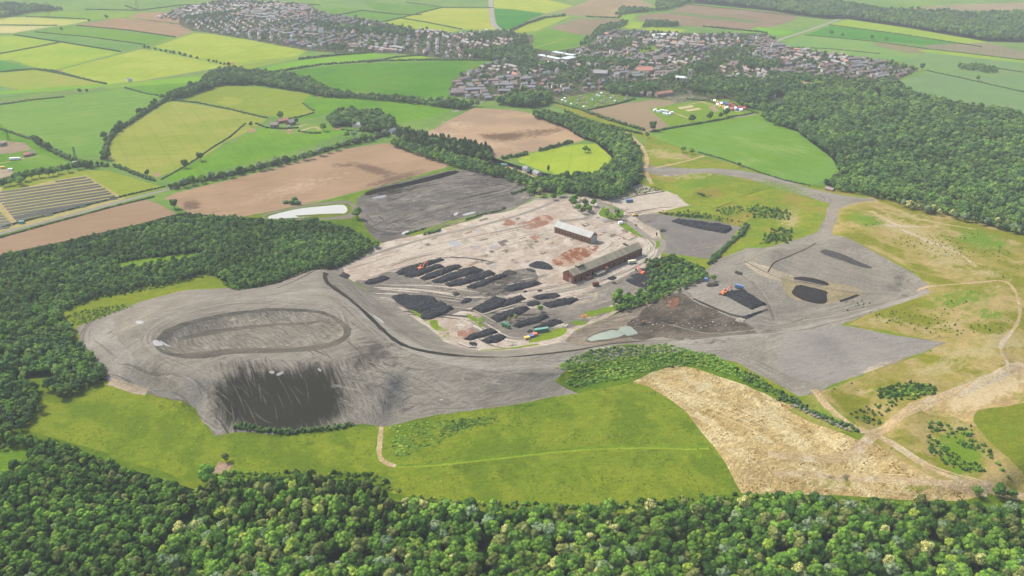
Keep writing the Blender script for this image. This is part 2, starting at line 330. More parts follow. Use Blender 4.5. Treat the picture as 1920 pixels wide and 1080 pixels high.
# --- middle
R('field', plough((214, 186, 158), (194, 170, 150), .5), "798,252 830,232 886,203 905,203 960,206 1040,222 1106,257 1085,266 1020,281 930,297 860,281 820,262", 0)
R('field', crop((190, 208, 100), (178, 200, 90)), "962,300 1000,285 1110,266 1140,280 1148,297 1140,314 1090,331 1060,330 1010,318", 1)
R('field', plough((188, 162, 138), (202, 174, 148), .35), "308,372 330,362 480,324 600,291 640,280 722,268 790,286 852,309 780,330 700,352 620,372 560,386 440,409 372,409", 0)
R('field', plough((184, 157, 134), (188, 162, 140), .35), "-300,505 -300,520 0,446 270,372 300,384 336,403 250,425 100,460 0,485 -300,560")
R('field', crop((144, 182, 108), (138, 176, 94), (.8, 24, .05)), "1216,249 1300,235 1370,222 1424,214 1440,222 1490,245 1540,280 1565,300 1578,325 1540,340 1520,350 1420,322 1340,294 1310,285 1250,270")
R('field', mgr, "1408,196 1435,189 1462,187 1515,200 1510,213 1470,213 1420,213")
R('field', plough((184, 166, 146), (188, 170, 148), .3), "1093,209 1150,197 1225,187 1275,190 1245,200 1216,203 1232,214 1272,233 1212,246 1180,236")
# solar farm and allotment strips on the left
R('grass_field', grass((166, 180, 96), (176, 188, 104)), "-300,400 0,352 60,330 150,318 200,320 312,352 232,373 180,390 0,432 -300,520", 0)
R('straw_grass', grass((206, 194, 142), (196, 188, 130), fvar=.08), "-300,412 0,362 100,338 162,328 180,340 235,372 150,402 0,435 -300,520", 0, .4)
R('paddock', grass((124, 168, 84), (138, 176, 90)), "-300,300 0,232 40,258 90,270 130,300 0,350 -300,400")
R('paddock', crop((146, 180, 104), (132, 172, 96), (1.3, 7, .22)), "30,302 78,290 128,304 95,318 55,320")
R('farm_yard', spoil((186, 170, 154), (172, 156, 144)), "-60,272 -10,262 45,268 60,280 20,288 -60,292")
R('farm_yard', spoil((186, 170, 154), (200, 186, 168)), "-60,330 0,314 25,322 15,332 -40,345")
# --- grass round the works and the hill
gr1 = grass((142, 162, 52), (158, 170, 72), (130, 152, 44), third=.52, tuft=((118, 138, 44), .60, 2.0)); hill = grass((178, 168, 100), (206, 184, 132), (156, 158, 78), big=70, mid=14, third=.54, tuft=((96, 128, 56), .70, 3))
R('grass_bank', grass((142, 166, 70), (166, 174, 88), (176, 166, 100), third=.58), "1200,310 1210,262 1150,240 1090,222 1060,205 1030,190 1060,196 1110,215 1200,246 1300,285 1420,322 1530,352 1640,366 1800,400 1980,445 2320,560 2320,1000 1900,935 1700,925 1500,860 1300,700 1280,600 1300,500 1230,470 1230,420 1150,390 1130,375 1190,350", 0, .6)
R('grass_bank', grass((130, 158, 66), (150, 176, 80)), "730,262 790,275 950,325 1010,350 985,372 850,322 700,358 672,372 650,395 600,420 500,420 470,412 620,374 850,312")
R('grass_bank', grass((158, 168, 74), (142, 160, 60)), "640,495 715,455 740,462 640,506 440,540 385,552 250,600 200,622 150,640 110,600 105,580 250,545 400,505 440,530 560,515", 0)
R('hill_grass', hill, "1560,385 1640,370 1760,394 1920,445 2320,570 2320,960 1900,935 1690,905 1640,830 1600,790 1530,735 1580,720 1690,680 1775,642 1700,628 1590,608 1650,580 1740,548 1725,515 1640,470 1560,440 1555,410", 0, 1.0)
# --- woodland floors
wf = grass((48, 66, 30), (66, 86, 38), fvar=.2); 
R('woodland_floor', wf, "-300,520 0,478 100,456 250,422 336,400 440,406 500,410 600,414 660,430 716,462 640,497 520,528 445,540 400,510 300,531 180,552 108,582 130,612 146,652 196,700 206,714 112,750 80,730 60,740 80,770 40,800 0,812 -300,850")
R('woodland_floor', wf, "-400,840 0,815 90,830 200,866 365,918 410,905 480,898 690,902 735,940 810,955 960,962 1200,965 1380,942 1560,945 1700,955 1850,962 1960,950 2320,1000 2320,1260 -400,1260", 0, 1)
R('woodland_floor', wf, "1424,216 1500,165 1530,152 1600,150 1670,152 1745,187 1920,218 2320,330 2320,540 1980,448 1800,400 1640,366 1545,346 1574,326 1562,298 1492,245 1440,225")
R('woodland_floor', wf, "1340,-30 1500,-10 1640,18 1780,26 1920,24 2320,24 2320,110 1920,80 1850,78 1700,52 1590,36 1545,36 1440,20 1300,6")
R('woodland_floor', wf, "985,368 1000,342 960,325 905,300 740,250 760,240 940,300 1010,322 1060,333 1110,332 1146,312 1150,297 1118,268 1088,258 1060,240 1000,215 1030,205 1110,238 1170,252 1202,286 1198,345 1150,374 1080,360 1030,355")
R('woodland_floor', wf, "1206,488 1262,478 1320,502 1330,522 1280,545 1230,565 1150,590 1150,562 1200,548 1215,520")
R('grass_clearing', grass((150, 178, 70), (138, 170, 62)), "205,499 250,487 375,473 380,481 300,492 240,503", 1)
R('grass_clearing', grass((120, 156, 60), (134, 168, 66)), "10,835 50,828 62,850 40,872 20,895 -30,900 -40,860", 1)
R('meadow', gr1, "40,710 100,708 205,712 285,740 330,753 372,785 400,820 450,812 540,818 640,800 716,798 800,784 900,767 1000,750 1085,735 1190,715 1288,684 1300,720 1290,760 1340,830 1392,925 1300,932 1200,946 960,946 810,938 735,925 690,888 480,884 405,890 365,905 200,852 60,808 40,790 75,765", 0, 1.2)
R('scrub_ground', grass((110, 140, 56), (128, 156, 62)), '1036,690 1070,668 1110,656 1190,648 1250,645 1290,658 1340,666 1400,700 1480,745 1500,765 1400,724 1300,690 1268,684 1190,714 1085,737 1060,722 1075,702', 0, 1)
# --- village ground
vg = lambda n, Y: ground_mat(n, (136, 134, 130), (112, 132, 108), Y, c3=(160, 152, 150), big=30, mid=10, fine=4, fvar=.25, bump=.1)
R('village_ground', vg, "235,32 300,30 330,16 420,-2 560,6 620,26 700,38 780,55 860,63 940,56 1000,66 998,90 1040,96 1112,84 1140,56 1200,56 1290,62 1440,62 1470,86 1690,120 1724,132 1680,152 1530,152 1500,200 1420,192 1330,190 1280,190 1180,180 1095,208 1020,182 905,190 845,180 840,168 858,148 890,128 935,115 860,112 740,100 640,100 575,95 480,77 400,63 362,58 335,46 290,40", 0, 2)
R('building_site', lambda n, Y: ground_mat(n, (206, 182, 158), (190, 170, 154), Y, big=20), "240,33 260,24 310,22 340,30 335,44 290,38")
R('playing_field', mgr, "1195,96 1215,85 1234,87 1232,97 1215,101"); R('playing_field', crop((160, 176, 110), (150, 176, 104)), "1196,98 1212,88 1236,88 1222,100")
R('allotments', lambda n, Y: ground_mat(n, (122, 158, 88), (146, 166, 108), Y, c3=(178, 172, 150), big=18, mid=7, stripes=(.5, 9, .3), bump=.2), "1030,186 1060,182 1150,168 1192,184 1150,196 1096,208")
R('fair_field', grass((158, 182, 98), (146, 178, 90)), "1216,204 1330,188 1365,186 1440,212 1400,222 1260,240 1228,214")
R('bare_pitch', lambda n, Y: ground_mat(n, (228, 212, 178), (236, 220, 186), Y), "1270,201 1298,197 1300,201 1275,205", 0, .2)
R('bare_pitch', lambda n, Y: ground_mat(n, (228, 212, 178), (236, 220, 186), Y), "1284,206 1310,202 1315,205 1290,209", 0, .2)
R('bare_pitch', lambda n, Y: ground_mat(n, (188, 172, 150), (196, 178, 156), Y), "1326,200 1338,198 1350,208 1340,210", 0, .3)
R('cemetery', lambda n, Y: ground_mat(n, (150, 144, 138), (128, 140, 110), Y, c3=(190, 186, 180), big=12, mid=5, stripes=(.7, 6, .3)), "1244,183 1290,176 1330,184 1270,194")
# --- spoil, washery lagoon, yard
sp1 = spoil((172, 167, 160), (158, 153, 148), .5, speck=(2.2, .735, (222, 222, 218)))
R('spoil_ground', sp1, "143,614 200,592 262,566 340,545 400,541 440,538 480,529 540,515 610,495 640,488 690,452 720,470 740,480 800,500 1000,600 1100,625 1180,600 1240,550 1310,520 1340,490 1400,466 1440,464 1470,455 1530,436 1550,400 1556,382 1500,364 1400,335 1330,324 1250,330 1205,322 1195,305 1230,312 1330,318 1420,328 1530,356 1580,368 1640,374 1572,392 1562,440 1620,462 1700,505 1742,535 1735,550 1700,566 1640,585 1575,612 1580,620 1650,626 1775,643 1690,676 1600,706 1530,737 1500,742 1450,715 1380,680 1260,650 1190,646 1120,660 1060,690 1040,715 1085,737 1000,752 900,768 800,784 716,799 640,792 560,806 520,812 440,808 405,818 378,792 366,768 330,752 282,736 206,714 176,692 158,660 148,640", 0, 1.2)
R('spoil_slope', spoil((178, 174, 170), (170, 166, 162), -.6, .10, stripes=(.9, 5.0, .06)), "146,618 210,596 225,640 262,690 330,712 402,722 418,760 436,800 405,816 378,792 366,768 330,752 282,736 206,714 176,692 152,650", 0, 1)
R('coal_slope', spoil((168, 163, 157), (156, 151, 146), 2.02, .20, speck=(1.5, .73, (205, 200, 194)), dark=(88, 87, 85), mkn=(2.02, 18, 2.6), mka=.95), "384,676 440,672 520,676 600,680 700,672 740,690 730,740 716,790 700,799 640,800 590,806 560,808 520,812 470,810 440,806 420,808 404,780 392,730", 1, 2)
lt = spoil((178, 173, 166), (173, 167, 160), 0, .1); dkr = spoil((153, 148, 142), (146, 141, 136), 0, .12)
for ln, n_, sp_ in (("260,560 170,600 160,650 190,690 250,715 330,735 390,770 420,805", 26, 16), ("660,640 640,575 560,565 440,565 330,590 262,630 280,665 340,690", 22, 9), ("500,560 600,545 660,566 720,620 790,660 880,690 1000,700 1060,690", 26, 14), ("640,690 760,740 900,740 1060,720", 26, 26), ("640,520 720,590 800,650 900,668 1040,662", 14, 7),
   ("700,690 780,710 860,760 900,768", 16, 20), ("1460,640 1600,640 1760,645", 26, 28), ("1470,690 1560,700 1660,680", 16, 16), ("1230,645 1340,650 1420,690 1500,735", 16, 10), ("1260,555 1340,590 1440,605 1560,590 1690,550", 24, 14), ("1440,470 1560,470 1660,500 1720,535", 14, 14), ("1300,540 1360,560 1400,585", 14, 14), ("1200,320 1300,321 1420,325 1530,358 1560,380 1550,430", 18, 4), ("640,515 560,520 480,545 380,560 260,590", 20, 14)):
    ruts('wheel_ruts', lt, ln, int(n_ * 1.3), sp_, 1.3, .06, .3); ruts('wheel_ruts', dkr, ln, int(n_ * 1.5), sp_, .9, .06, .35)
ruts('gullies', spoil((120, 118, 114), (108, 106, 102), 0, .1), "430,700 470,740 500,800", 30, 90, .9, .2, .6); ruts('gullies', spoil((140, 137, 132), (130, 127, 122), 0, .1), "420,690 460,730 500,800", 46, 100, .55, .1, .35); ruts('gullies', spoil((150, 146, 140), (144, 140, 134), 0, .1), "210,600 190,650 180,690", 0, 10)
put_ruts()
R('lagoon_bank', spoil((120, 117, 112), (134, 130, 124), .2, .2), "286,640 318,612 400,590 480,577 560,577 622,586 657,610 657,634 622,652 540,662 440,663 370,674 330,672 296,660", 1, 1)
R('lagoon_bed', spoil((166, 161, 154), (148, 143, 137), 2.3, .26, speck=(2.0, .70, (215, 214, 208))), "296,643 330,615 400,597 480,583 560,583 610,591 645,612 644,630 610,645 540,653 430,653 380,660 335,664 305,656", 1, .8)
R('lagoon_bed', spoil((140, 136, 130), (126, 122, 117), .3, .2), "330,632 400,618 500,606 600,600 610,604 500,612 400,626 345,638", 1, .8)
R('washery_ground', spoil((152, 148, 146), (128, 126, 126), .35, .26, pale=(196, 188, 180), dark=(98, 98, 99), speck=(1.6, .69, (196, 184, 172))), "668,374 700,352 780,334 850,318 900,320 960,334 1000,352 1000,372 960,392 905,405 860,418 800,432 755,446 720,456 700,444 682,420 670,398", 0, 1)
R('coal_bank', spoil((78, 78, 78), (92, 90, 88), .3), "680,362 720,350 760,342 800,332 850,318 868,322 820,336 780,345 740,356 705,362 690,368", 1, 1)
yd = lambda n, Y: ground_mat(n, (222, 206, 191), (202, 185, 170), Y, c3=(230, 218, 204), big=45, mid=9, fine=1.5, fvar=.12, streak=(.35, 5, 3, .10), warp=20, midmix=.6, third=.55, dark=(134, 130, 128), pale=(228, 218, 206), green=(150, 165, 84), bump=.35, speck=(1.5, .73, (238, 232, 222)))
R('yard_ground', yd, "640,497 716,456 800,436 860,420 905,406 960,394 1000,376 1060,366 1092,362 1130,372 1200,345 1232,355 1270,366 1292,385 1230,402 1240,450 1238,482 1210,500 1225,545 1170,580 1100,610 1070,622 1064,640 1000,652 900,658 860,650 830,640 800,612 760,585 735,565 690,540 645,520", 0, 1)
R('yard_patch', lambda n, Y: ground_mat(n, (178, 132, 114), (164, 118, 100), Y, c3=(208, 180, 162), big=20, mid=5, third=.52), "1030,490 1050,478 1075,466 1100,462 1125,460 1118,472 1095,486 1072,498 1052,501 1040,496", 1, 1.5)
red = lambda n, Y: ground_mat(n, (192, 152, 136), (180, 138, 122), Y, c3=(212, 190, 174), big=20, mid=5)
R('yard_patch', red, "975,425 1000,408 1030,402 1040,412 1012,426 990,432", 1, 2); R('yard_patch', red, "932,412 952,410 968,420 950,424 934,418", 1, 1.5)
R('yard_patch', red, "1180,438 1198,434 1202,442 1186,444", 0, .5); R('yard_patch', red, "858,622 895,611 914,618 884,632 864,634 858,628", 0, .5)
yd3 = lambda n, Y: ground_mat(n, (202, 198, 196), (190, 186, 184), Y, big=12, mid=3, fvar=.12)
yd4 = lambda n, Y: ground_mat(n, (142, 134, 128), (156, 146, 138), Y, big=12, mid=3, fvar=.12)
yd2 = lambda n, Y: ground_mat(n, (176, 166, 154), (164, 154, 142), Y, big=15, mid=4, fvar=.12)
con = lambda n, Y: ground_mat(n, (228, 216, 202), (214, 200, 184), Y, big=15, mid=4, fvar=.1)
for s in ("866,436 900,432 890,444 868,444", "945,476 975,470 985,478 950,489", "1104,398 1140,396 1170,402 1150,412 1110,406", "870,445 850,462 830,468 790,476 820,460 850,446", "1114,432 1145,440 1185,452 1175,458 1130,446 1108,440", "905,404 1000,388 1010,394 900,412", "1150,380 1190,372 1195,378 1155,388", "1205,352 1228,360 1250,358 1272,366 1240,372 1210,364"):
    R('concrete_slab', con, s, 0, .4)
R('concrete_slab', con, "1143,381 1195,368 1246,360 1290,384 1230,390 1178,400 1168,394 1150,386", 0, .4)
R('stock_ground', spoil((158, 154, 154), (148, 144, 144), .3, .10), "1190,404 1225,400 1262,405 1340,414 1390,424 1376,440 1345,476 1330,486 1290,480 1245,476 1248,450 1235,432 1205,418", 0, .8)
R('stock_ground', spoil((158, 153, 150), (140, 135, 133), .3, .2, speck=(1.6, .70, (214, 208, 200)), dark=(100, 98, 98)), "700,520 735,508 760,520 800,526 840,535 880,540 930,520 990,500 1010,508 1000,530 940,560 880,580 850,590 790,600 740,570 690,545 660,525 690,528", 1, 3)
R('stock_ground', spoil((168, 164, 160), (178, 172, 166), .5, .14), "1290,545 1310,532 1345,530 1400,548 1440,580 1410,592 1388,598 1350,582 1300,562", 0, .8)
R('stock_ground', spoil((164, 158, 154), (146, 141, 138), .3, .18, speck=(1.6, .70, (214, 208, 200)), dark=(100, 98, 98)), "880,606 905,585 960,575 1000,560 1080,560 1120,540 1200,500 1225,530 1180,560 1110,600 1060,620 1000,640 930,640 890,630", 0, 3)
R('spoil_slope', spoil((168, 163, 158), (160, 156, 150), -.75, .10, stripes=(-.55, 5.0, .10)), "1396,490 1440,466 1480,460 1530,460 1570,466 1640,492 1690,520 1712,540 1690,548 1640,552 1580,545 1500,520 1440,506", 1, 1)
R('dark_patch', spoil((120, 118, 120), (112, 110, 110), .5), "1535,470 1552,466 1600,486 1638,500 1630,505 1590,494 1550,480", 1, 1.2)
R('spoil_plain', spoil((172, 168, 166), (164, 160, 158), .12, .08), "1470,626 1500,618 1572,611 1650,622 1770,642 1690,676 1600,706 1530,720 1480,705 1455,690 1458,650", 0, 1)
R('spoil_ground', spoil((166, 156, 146), (150, 141, 132), .2, .26, speck=(1.8, .72, (214, 206, 196))), "1060,640 1096,612 1150,590 1190,572 1240,556 1262,548 1240,580 1200,600 1170,612 1190,640 1130,652", 0, 2)
R('burnt_shale', spoil((140, 132, 125), (114, 108, 103), .2, .25, speck=(1.6, .70, (200, 195, 188)), dark=(96, 92, 90)), "1180,600 1220,565 1262,548 1300,565 1350,590 1400,610 1420,625 1340,636 1280,640 1230,628 1200,640 1160,615", 1, 4)
R('burnt_shale', spoil((164, 124, 112), (150, 118, 108), .6, .2), "1256,560 1268,555 1275,566 1262,580 1254,572", 1, 2)
R('sand_ground', lambda n, Y: ground_mat(n, (222, 206, 180), (204, 190, 168), Y, c3=(190, 180, 160), streak=(.4, 5, 3, .1)), "1395,490 1420,492 1450,500 1495,518 1480,530 1440,520 1405,505", 1, 2)
R('sand_ground', lambda n, Y: ground_mat(n, (188, 172, 142), (172, 162, 130), Y, streak=(.4, 5, 3, .1)), "1462,514 1500,520 1560,530 1620,545 1610,556 1565,566 1540,572 1480,560 1465,535", 1, 2)
slur = spoil((92, 92, 96), (84, 84, 88), .2, .06)
R('slurry_pool', slur, "1488,519 1514,519 1557,530 1549,538 1518,532 1492,527", 1, .8)
R('slurry_pool', slur, "1484,545 1494,532 1527,539 1557,547 1549,554 1551,566 1541,570 1514,566 1487,554", 1, .8)
R('slurry_pool', slur, "1572,562 1605,552 1615,553 1598,560 1576,567", 0, .6)
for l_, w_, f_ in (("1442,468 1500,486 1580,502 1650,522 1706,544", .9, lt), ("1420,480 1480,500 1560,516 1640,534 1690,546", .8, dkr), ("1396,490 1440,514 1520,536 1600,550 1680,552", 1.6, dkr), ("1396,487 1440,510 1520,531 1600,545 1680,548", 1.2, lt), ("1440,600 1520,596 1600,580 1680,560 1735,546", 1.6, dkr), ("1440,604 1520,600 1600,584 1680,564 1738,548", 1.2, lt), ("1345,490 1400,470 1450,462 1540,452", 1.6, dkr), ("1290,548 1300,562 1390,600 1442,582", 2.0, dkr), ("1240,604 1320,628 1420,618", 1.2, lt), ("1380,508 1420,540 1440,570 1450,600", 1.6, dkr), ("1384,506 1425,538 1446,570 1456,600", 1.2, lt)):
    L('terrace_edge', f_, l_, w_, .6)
# --- ponds
for _ in range(170):
    x, y = random.choice([(random.uniform(760, 1180), random.uniform(408, 475)), (random.uniform(860, 1040), random.uniform(440, 500)), (random.uniform(1110, 1190), random.uniform(395, 460))]); w_, h_ = random.uniform(4, 17), random.uniform(1.2, 4.5); sh_ = -.35 * w_ + random.uniform(-1, 1)
    R('concrete_slab', (con, con, con, yd3, red, yd2, yd2, yd4)[random.randrange(8)], f'{x},{y} {x + w_},{y + sh_} {x + w_ + h_ * 1.6},{y + sh_ + h_} {x + h_ * 1.6},{y + h_}', 0, .3)
R('pond_rim', spoil((160, 154, 146), (150, 146, 140)), "486,402 560,386 650,374 668,384 672,402 655,412 600,412 500,414", 1, .6)
R('pond_bank', grass((120, 146, 64), (140, 160, 76)), "492,404 560,389 650,379 662,390 650,406 560,410 500,412", 1, .4)
R('pond_water', 'W:236,233,226', "500,406 528,398 560,391 600,387 642,383 650,388 652,397 640,402 560,408 505,411", 1, .4)
R('pond_bank', grass((130, 146, 76), (150, 150, 96)), "553,404 600,401 640,400 650,402 620,405 560,407", 0, .3)
for s in ("300,60 380,52 460,56 540,64 640,82 760,92 900,100", "420,20 480,40 560,56 640,62 740,74 860,84 940,92", "520,24 560,40 600,60 640,84", "640,44 690,60 740,80 760,98", "400,34 440,48 470,66", "870,160 930,148 1000,140 1080,136 1160,134 1250,130 1330,132 1420,122 1500,116 1600,112 1700,126",
    "1140,70 1120,90 1100,110 1110,136 1130,160 1180,176", "1250,74 1270,96 1300,120 1330,140 1360,160", "1380,72 1400,94 1440,116 1500,140", "980,112 1060,100 1140,96 1220,104 1300,100 1400,100 1480,96", "1480,92 1540,104 1620,120 1690,140", "900,130 940,150 960,176"):
    L('street', lambda n, Y: ground_mat(n, (172, 168, 166), (162, 158, 156), Y), s, 6.5, .1)
for s in ("462,244 478,240 482,247 466,250", "534,246 546,243 550,250 538,251", "592,180 604,177 606,181 594,183", "622,240 640,237 644,242 628,244", "284,326 300,322 302,331 290,332", "1278,288 1300,296 1290,300 1270,292", "196,292 206,290 206,298 196,299", "1202,244 1216,242 1214,250 1204,249", "845,196 856,192 858,198 848,200", "104,132 116,129 118,134 106,136", "425,118 440,116 440,121 428,122"):
    R('field_gateway', plough((196, 172, 144), (184, 164, 138), 0), s, 1, .6)
R('pond_margin', spoil((132, 126, 118), (120, 115, 108), 0, .1), "1094,638 1122,622 1148,615 1160,617 1172,610 1186,610 1199,621 1199,628 1176,634 1160,636 1140,640 1104,644", 1, .8)
R('pond_water', 'W:186,196,180', "1100,636 1125,624 1148,618 1160,620 1171,627 1160,632 1140,636 1108,640", 0, .4)
R('pond_water', 'W:188,198,182', "1158,619 1164,614 1175,611 1183,613 1194,622 1196,625 1176,630 1168,625", 0, .4)
for s, c in (("696,371 712,367 726,365 722,370 702,373", '196,196,196'), ("865,402 890,396 893,399 870,405", '214,214,214'), ("851,400 860,397 858,403 850,405", '222,222,220'), ("752,436 768,431 765,437 755,440", '226,224,220'),
          ("284,638 300,638 308,648 290,650", '226,220,216'), ("298,638 304,639 322,650 314,650", '226,220,216'), ("502,698 510,694 516,697 512,702", '196,194,190'), ("516,702 530,696 532,699 522,705", '196,194,190'), ("594,691 599,690 604,696 599,697", '196,194,190'), ("725,725 734,723 737,728 729,729", '198,196,192'), ("736,733 744,731 745,736 738,738", '198,196,192'), ("690,590 697,588 722,604 716,607", '226,220,212'),
          ("890,432 905,430 900,438", '206,204,204'), ("838,454 858,450 868,462 850,462", '204,202,202'), ("1110,655 1150,648 1156,650 1118,657", '214,212,206'), ("250,603 266,600 272,605 262,609", '214,210,206')):
    R('puddle', 'W:' + c, s, 1, .3)
# --- pale cleared field bottom right, right-hand patches
straw = lambda n, Y: ground_mat(n, (224, 200, 148), (206, 180, 130), Y, c3=(236, 216, 168), big=32, mid=6, fine=1.4, fvar=.22, streak=(.5, 4, 2.6, .16), warp=26, midmix=.65, third=.53, dark=(158, 132, 84), pale=(236, 220, 180), green=(156, 166, 76), bump=.7, tuft=((150, 122, 74), .62, 1.5))
R('cleared_field', straw, "1186,716 1220,700 1270,684 1300,690 1400,722 1500,765 1560,795 1620,812 1600,850 1640,830 1700,870 1760,905 1850,930 1800,940 1700,938 1560,928 1392,924 1362,872 1316,812 1290,775 1250,745 1215,724", 0, .7)
R('grass_verge', grass((140, 158, 74), (176, 172, 104)), "1500,755 1530,735 1600,785 1625,815 1615,830 1560,805 1480,770", 0, 1)
R('hill_bare', lambda n, Y: ground_mat(n, (218, 188, 140), (204, 180, 128), Y, c3=(196, 184, 116), big=30, mid=8, streak=(.2, 6, 3, .14), warp=40, fvar=.15, green=(150, 172, 72), pale=(232, 210, 168), dark=(176, 150, 106)), "1700,760 1760,735 1830,715 1920,680 2100,640 2200,720 1960,760 1920,775 1850,790 1830,800 1790,780 1740,778", 0, 2)
R('hill_grass', grass((152, 158, 56), (142, 158, 52)), "1822,775 1870,765 1930,755 2100,745 2200,900 1930,900 1900,870 1860,830 1825,795", 1, 1)
R('yard_grass', grass((146, 172, 66), (130, 160, 58)), "1122,400 1135,380 1145,385 1170,396 1166,408 1150,413 1125,405", 0, .5)
R('yard_grass', grass((146, 172, 66), (130, 160, 58)), "1155,420 1182,416 1197,428 1210,444 1202,446 1180,434", 1, .5)
R('yard_grass', grass((140, 168, 62), (150, 172, 66)), "1216,458 1226,448 1238,452 1238,462 1230,468 1217,464", 1, .3)
R('yard_grass', grass((160, 180, 70), (150, 172, 62)), "985,644 1010,628 1040,618 1062,614 1064,622 1050,632 1012,640", 1, .5)
R('yard_grass', grass((158, 176, 80), (176, 176, 104)), "1185,404 1240,396 1330,388 1340,410 1262,404 1225,399 1195,405", 0, 1)
for l_, w_ in (("735,555 760,572 785,590 800,602", 3), ("640,516 665,530 690,545", 2), ("878,590 890,600 905,612", 4), ("812,600 815,612 826,618", 6), ("900,657 960,653 1010,645", 2.5), ("1100,590 1150,578 1230,560 1250,545", 9), ("770,440 800,430 850,415 900,402", 4), ("700,455 660,490 560,515", 4)):
    L('grass_strip', grass((152, 176, 70), (134, 162, 60)), l_, w_, .6)
# --- tracks and roads
trk = spoil((178, 172, 166), (166, 160, 154), 0, .06); sand = lambda n, Y: ground_mat(n, (222, 196, 156), (206, 182, 142), Y, c3=(226, 208, 176), big=20, mid=5, fine=1.2, streak=(.4, 5, 2, .08), bump=.4)
tar = spoil((176, 174, 170), (166, 164, 160), 0, .05); dk = spoil((88, 88, 88), (98, 96, 94), 0, .15)
L('dirt_track', sand, "1525,730 1545,755 1575,785 1605,805 1635,812", 5); L('dirt_track', sand, "1920,682 1860,710 1790,735 1730,758 1680,785 1640,812 1605,850 1560,862 1500,858 1440,850", 7)
L('dirt_track', sand, "1640,812 1680,835 1730,870 1790,895 1860,918 1930,932", 5); L('dirt_track', sand, "1450,888 1560,892 1690,900 1760,905 1850,920", 5, .5)
L('dirt_track', sand, "1720,545 1760,535 1830,530 1885,524 1905,545 1915,590 1900,620 1870,650 1895,690", 2.4, .8); L('dirt_track', sand, "1110,228 1150,238 1185,255 1205,275 1215,300 1208,318 1222,345", 5, .3)
L('dirt_track', sand, "1320,292 1290,302 1240,312 1215,318", 4, .3); L('dirt_track', sand, "715,800 712,830 710,855 722,868 742,874", 3, .3)
L('path', grass((140, 166, 58), (120, 150, 52)), "742,874 800,872 880,862 960,853 1080,840 1200,836 1330,838", 2.2, .2); L('path', grass((170, 188, 80), (160, 182, 70)), "742,876 800,875 880,866 960,857 1080,844 1200,839 1330,841", 1.6, .2)
L('road', tar, "1200,316 1260,322 1300,320 1330,317 1400,322 1480,342 1530,358 1575,370 1640,376", 9, .1); L('road', trk, "1570,374 1558,400 1552,430 1540,452", 8)
L('road', tar, "-200,487 0,438 100,412 200,385 270,366 320,354 338,350", 7, 0); L('road', tar, "850,210 870,202 905,190", 8, 0)
L('road', tar, "1000,374 1040,372 1062,366 1090,360", 6, .1); L('road', trk, "1090,360 1110,370 1128,380 1118,396 1100,410 1080,412 1050,415", 6, .1)
L('road', trk, "1128,380 1145,392 1168,410 1190,425 1210,442 1225,452 1220,470 1210,490 1170,508 1120,528 1060,545 1000,556", 7, .1)
L('road', trk, "1225,450 1242,448 1244,462 1232,478 1222,485", 6, .1); L('road', trk, "640,497 720,470 800,446 900,424 1000,395 1062,368", 5, .3)
L('haul_road', spoil((182, 178, 172), (174, 169, 163)), "500,560 580,545 620,545 650,560 690,592 740,632 790,660 850,680 950,690 1060,680 1130,664 1250,652 1350,650", 9, .1)
L('haul_road', spoil((184, 178, 172), (176, 170, 164)), "1100,668 1180,652 1300,640 1420,628 1500,618 1580,600 1660,575 1740,545", 6, .1)
L('drain', dk, "520,540 560,525 600,505 640,497", 2.5, .5); L('drain', dk, "612,512 608,520 618,536 650,556 690,590 720,622 750,645 790,658 860,668 960,670 1060,660 1130,648 1200,640 1280,636", 3.6, .5)
L('drain', dk, "1300,560 1340,578 1390,598 1420,588 1440,580", 2, .4); L('drain', dk, "1440,510 1450,492 1480,480 1515,466 1530,456", 1.2, .3); L('drain', spoil((150, 145, 140), (140, 136, 130)), "1200,640 1300,634 1440,624 1540,612 1600,596 1680,570", 1.6, .4)
L('drain', spoil((120, 116, 112), (110, 106, 100)), "625,535 660,562 668,572", 2, .4)
L('railway', lambda n, Y: ground_mat(n, (176, 164, 148), (164, 158, 140), Y), "-250,214 0,193 80,180 190,164 235,157 300,146 400,131 480,119 575,108 640,100", 6, .2)
L('railway', lambda n, Y: ground_mat(n, (196, 176, 150), (184, 166, 142), Y), "226,97 285,84 340,68 365,61", 3, .2)
L('road', lambda n, Y: ground_mat(n, (205, 200, 196), (198, 194, 190), Y), "918,-20 920,0 922,35 926,46 936,56", 14, 0); L('dirt_track', lambda n, Y: ground_mat(n, (202, 188, 172), (192, 180, 164), Y), "950,64 985,42 1020,28 1080,12 1140,-8", 9, .1)
L('road', lambda n, Y: ground_mat(n, (202, 198, 194), (196, 192, 188), Y), "1440,92 1460,74 1500,62 1540,48 1575,36", 8, .1)
for s in ("1132,88 1145,76 1160,62", "1210,102 1240,92 1260,84 1290,70", "1352,115 1380,104 1408,96", "1140,100 1180,94 1200,84"):
    L('road', lambda n, Y: ground_mat(n, (196, 194, 194), (188, 186, 186), Y), s, 9, .1)
L('dirt_track', sand, "1002,90 1030,82 1062,72", 3, .2); L('dirt_track', sand, "1244,205 1262,211 1290,221", 4, .1); L('dirt_track', sand, "1290,196 1320,190 1336,187", 3, .1); L('dirt_track', sand, "1312,190 1330,196 1356,200 1385,210", 4, .3)
L('road', tar, "1366,222 1395,217 1420,214", 5, 0); L('dirt_track', sand, "0,306 40,298 75,292", 3, .1); L('dirt_track', sand, "0,352 2,380 30,420", 4, .1)
L('farm_track', sand, "540,244 560,238 575,232", 4, .1); L('farm_track', sand, "562,246 592,236 600,244", 5, .4); L('farm_track', sand, "940,310 965,318 985,326 1000,332", 8, .3)
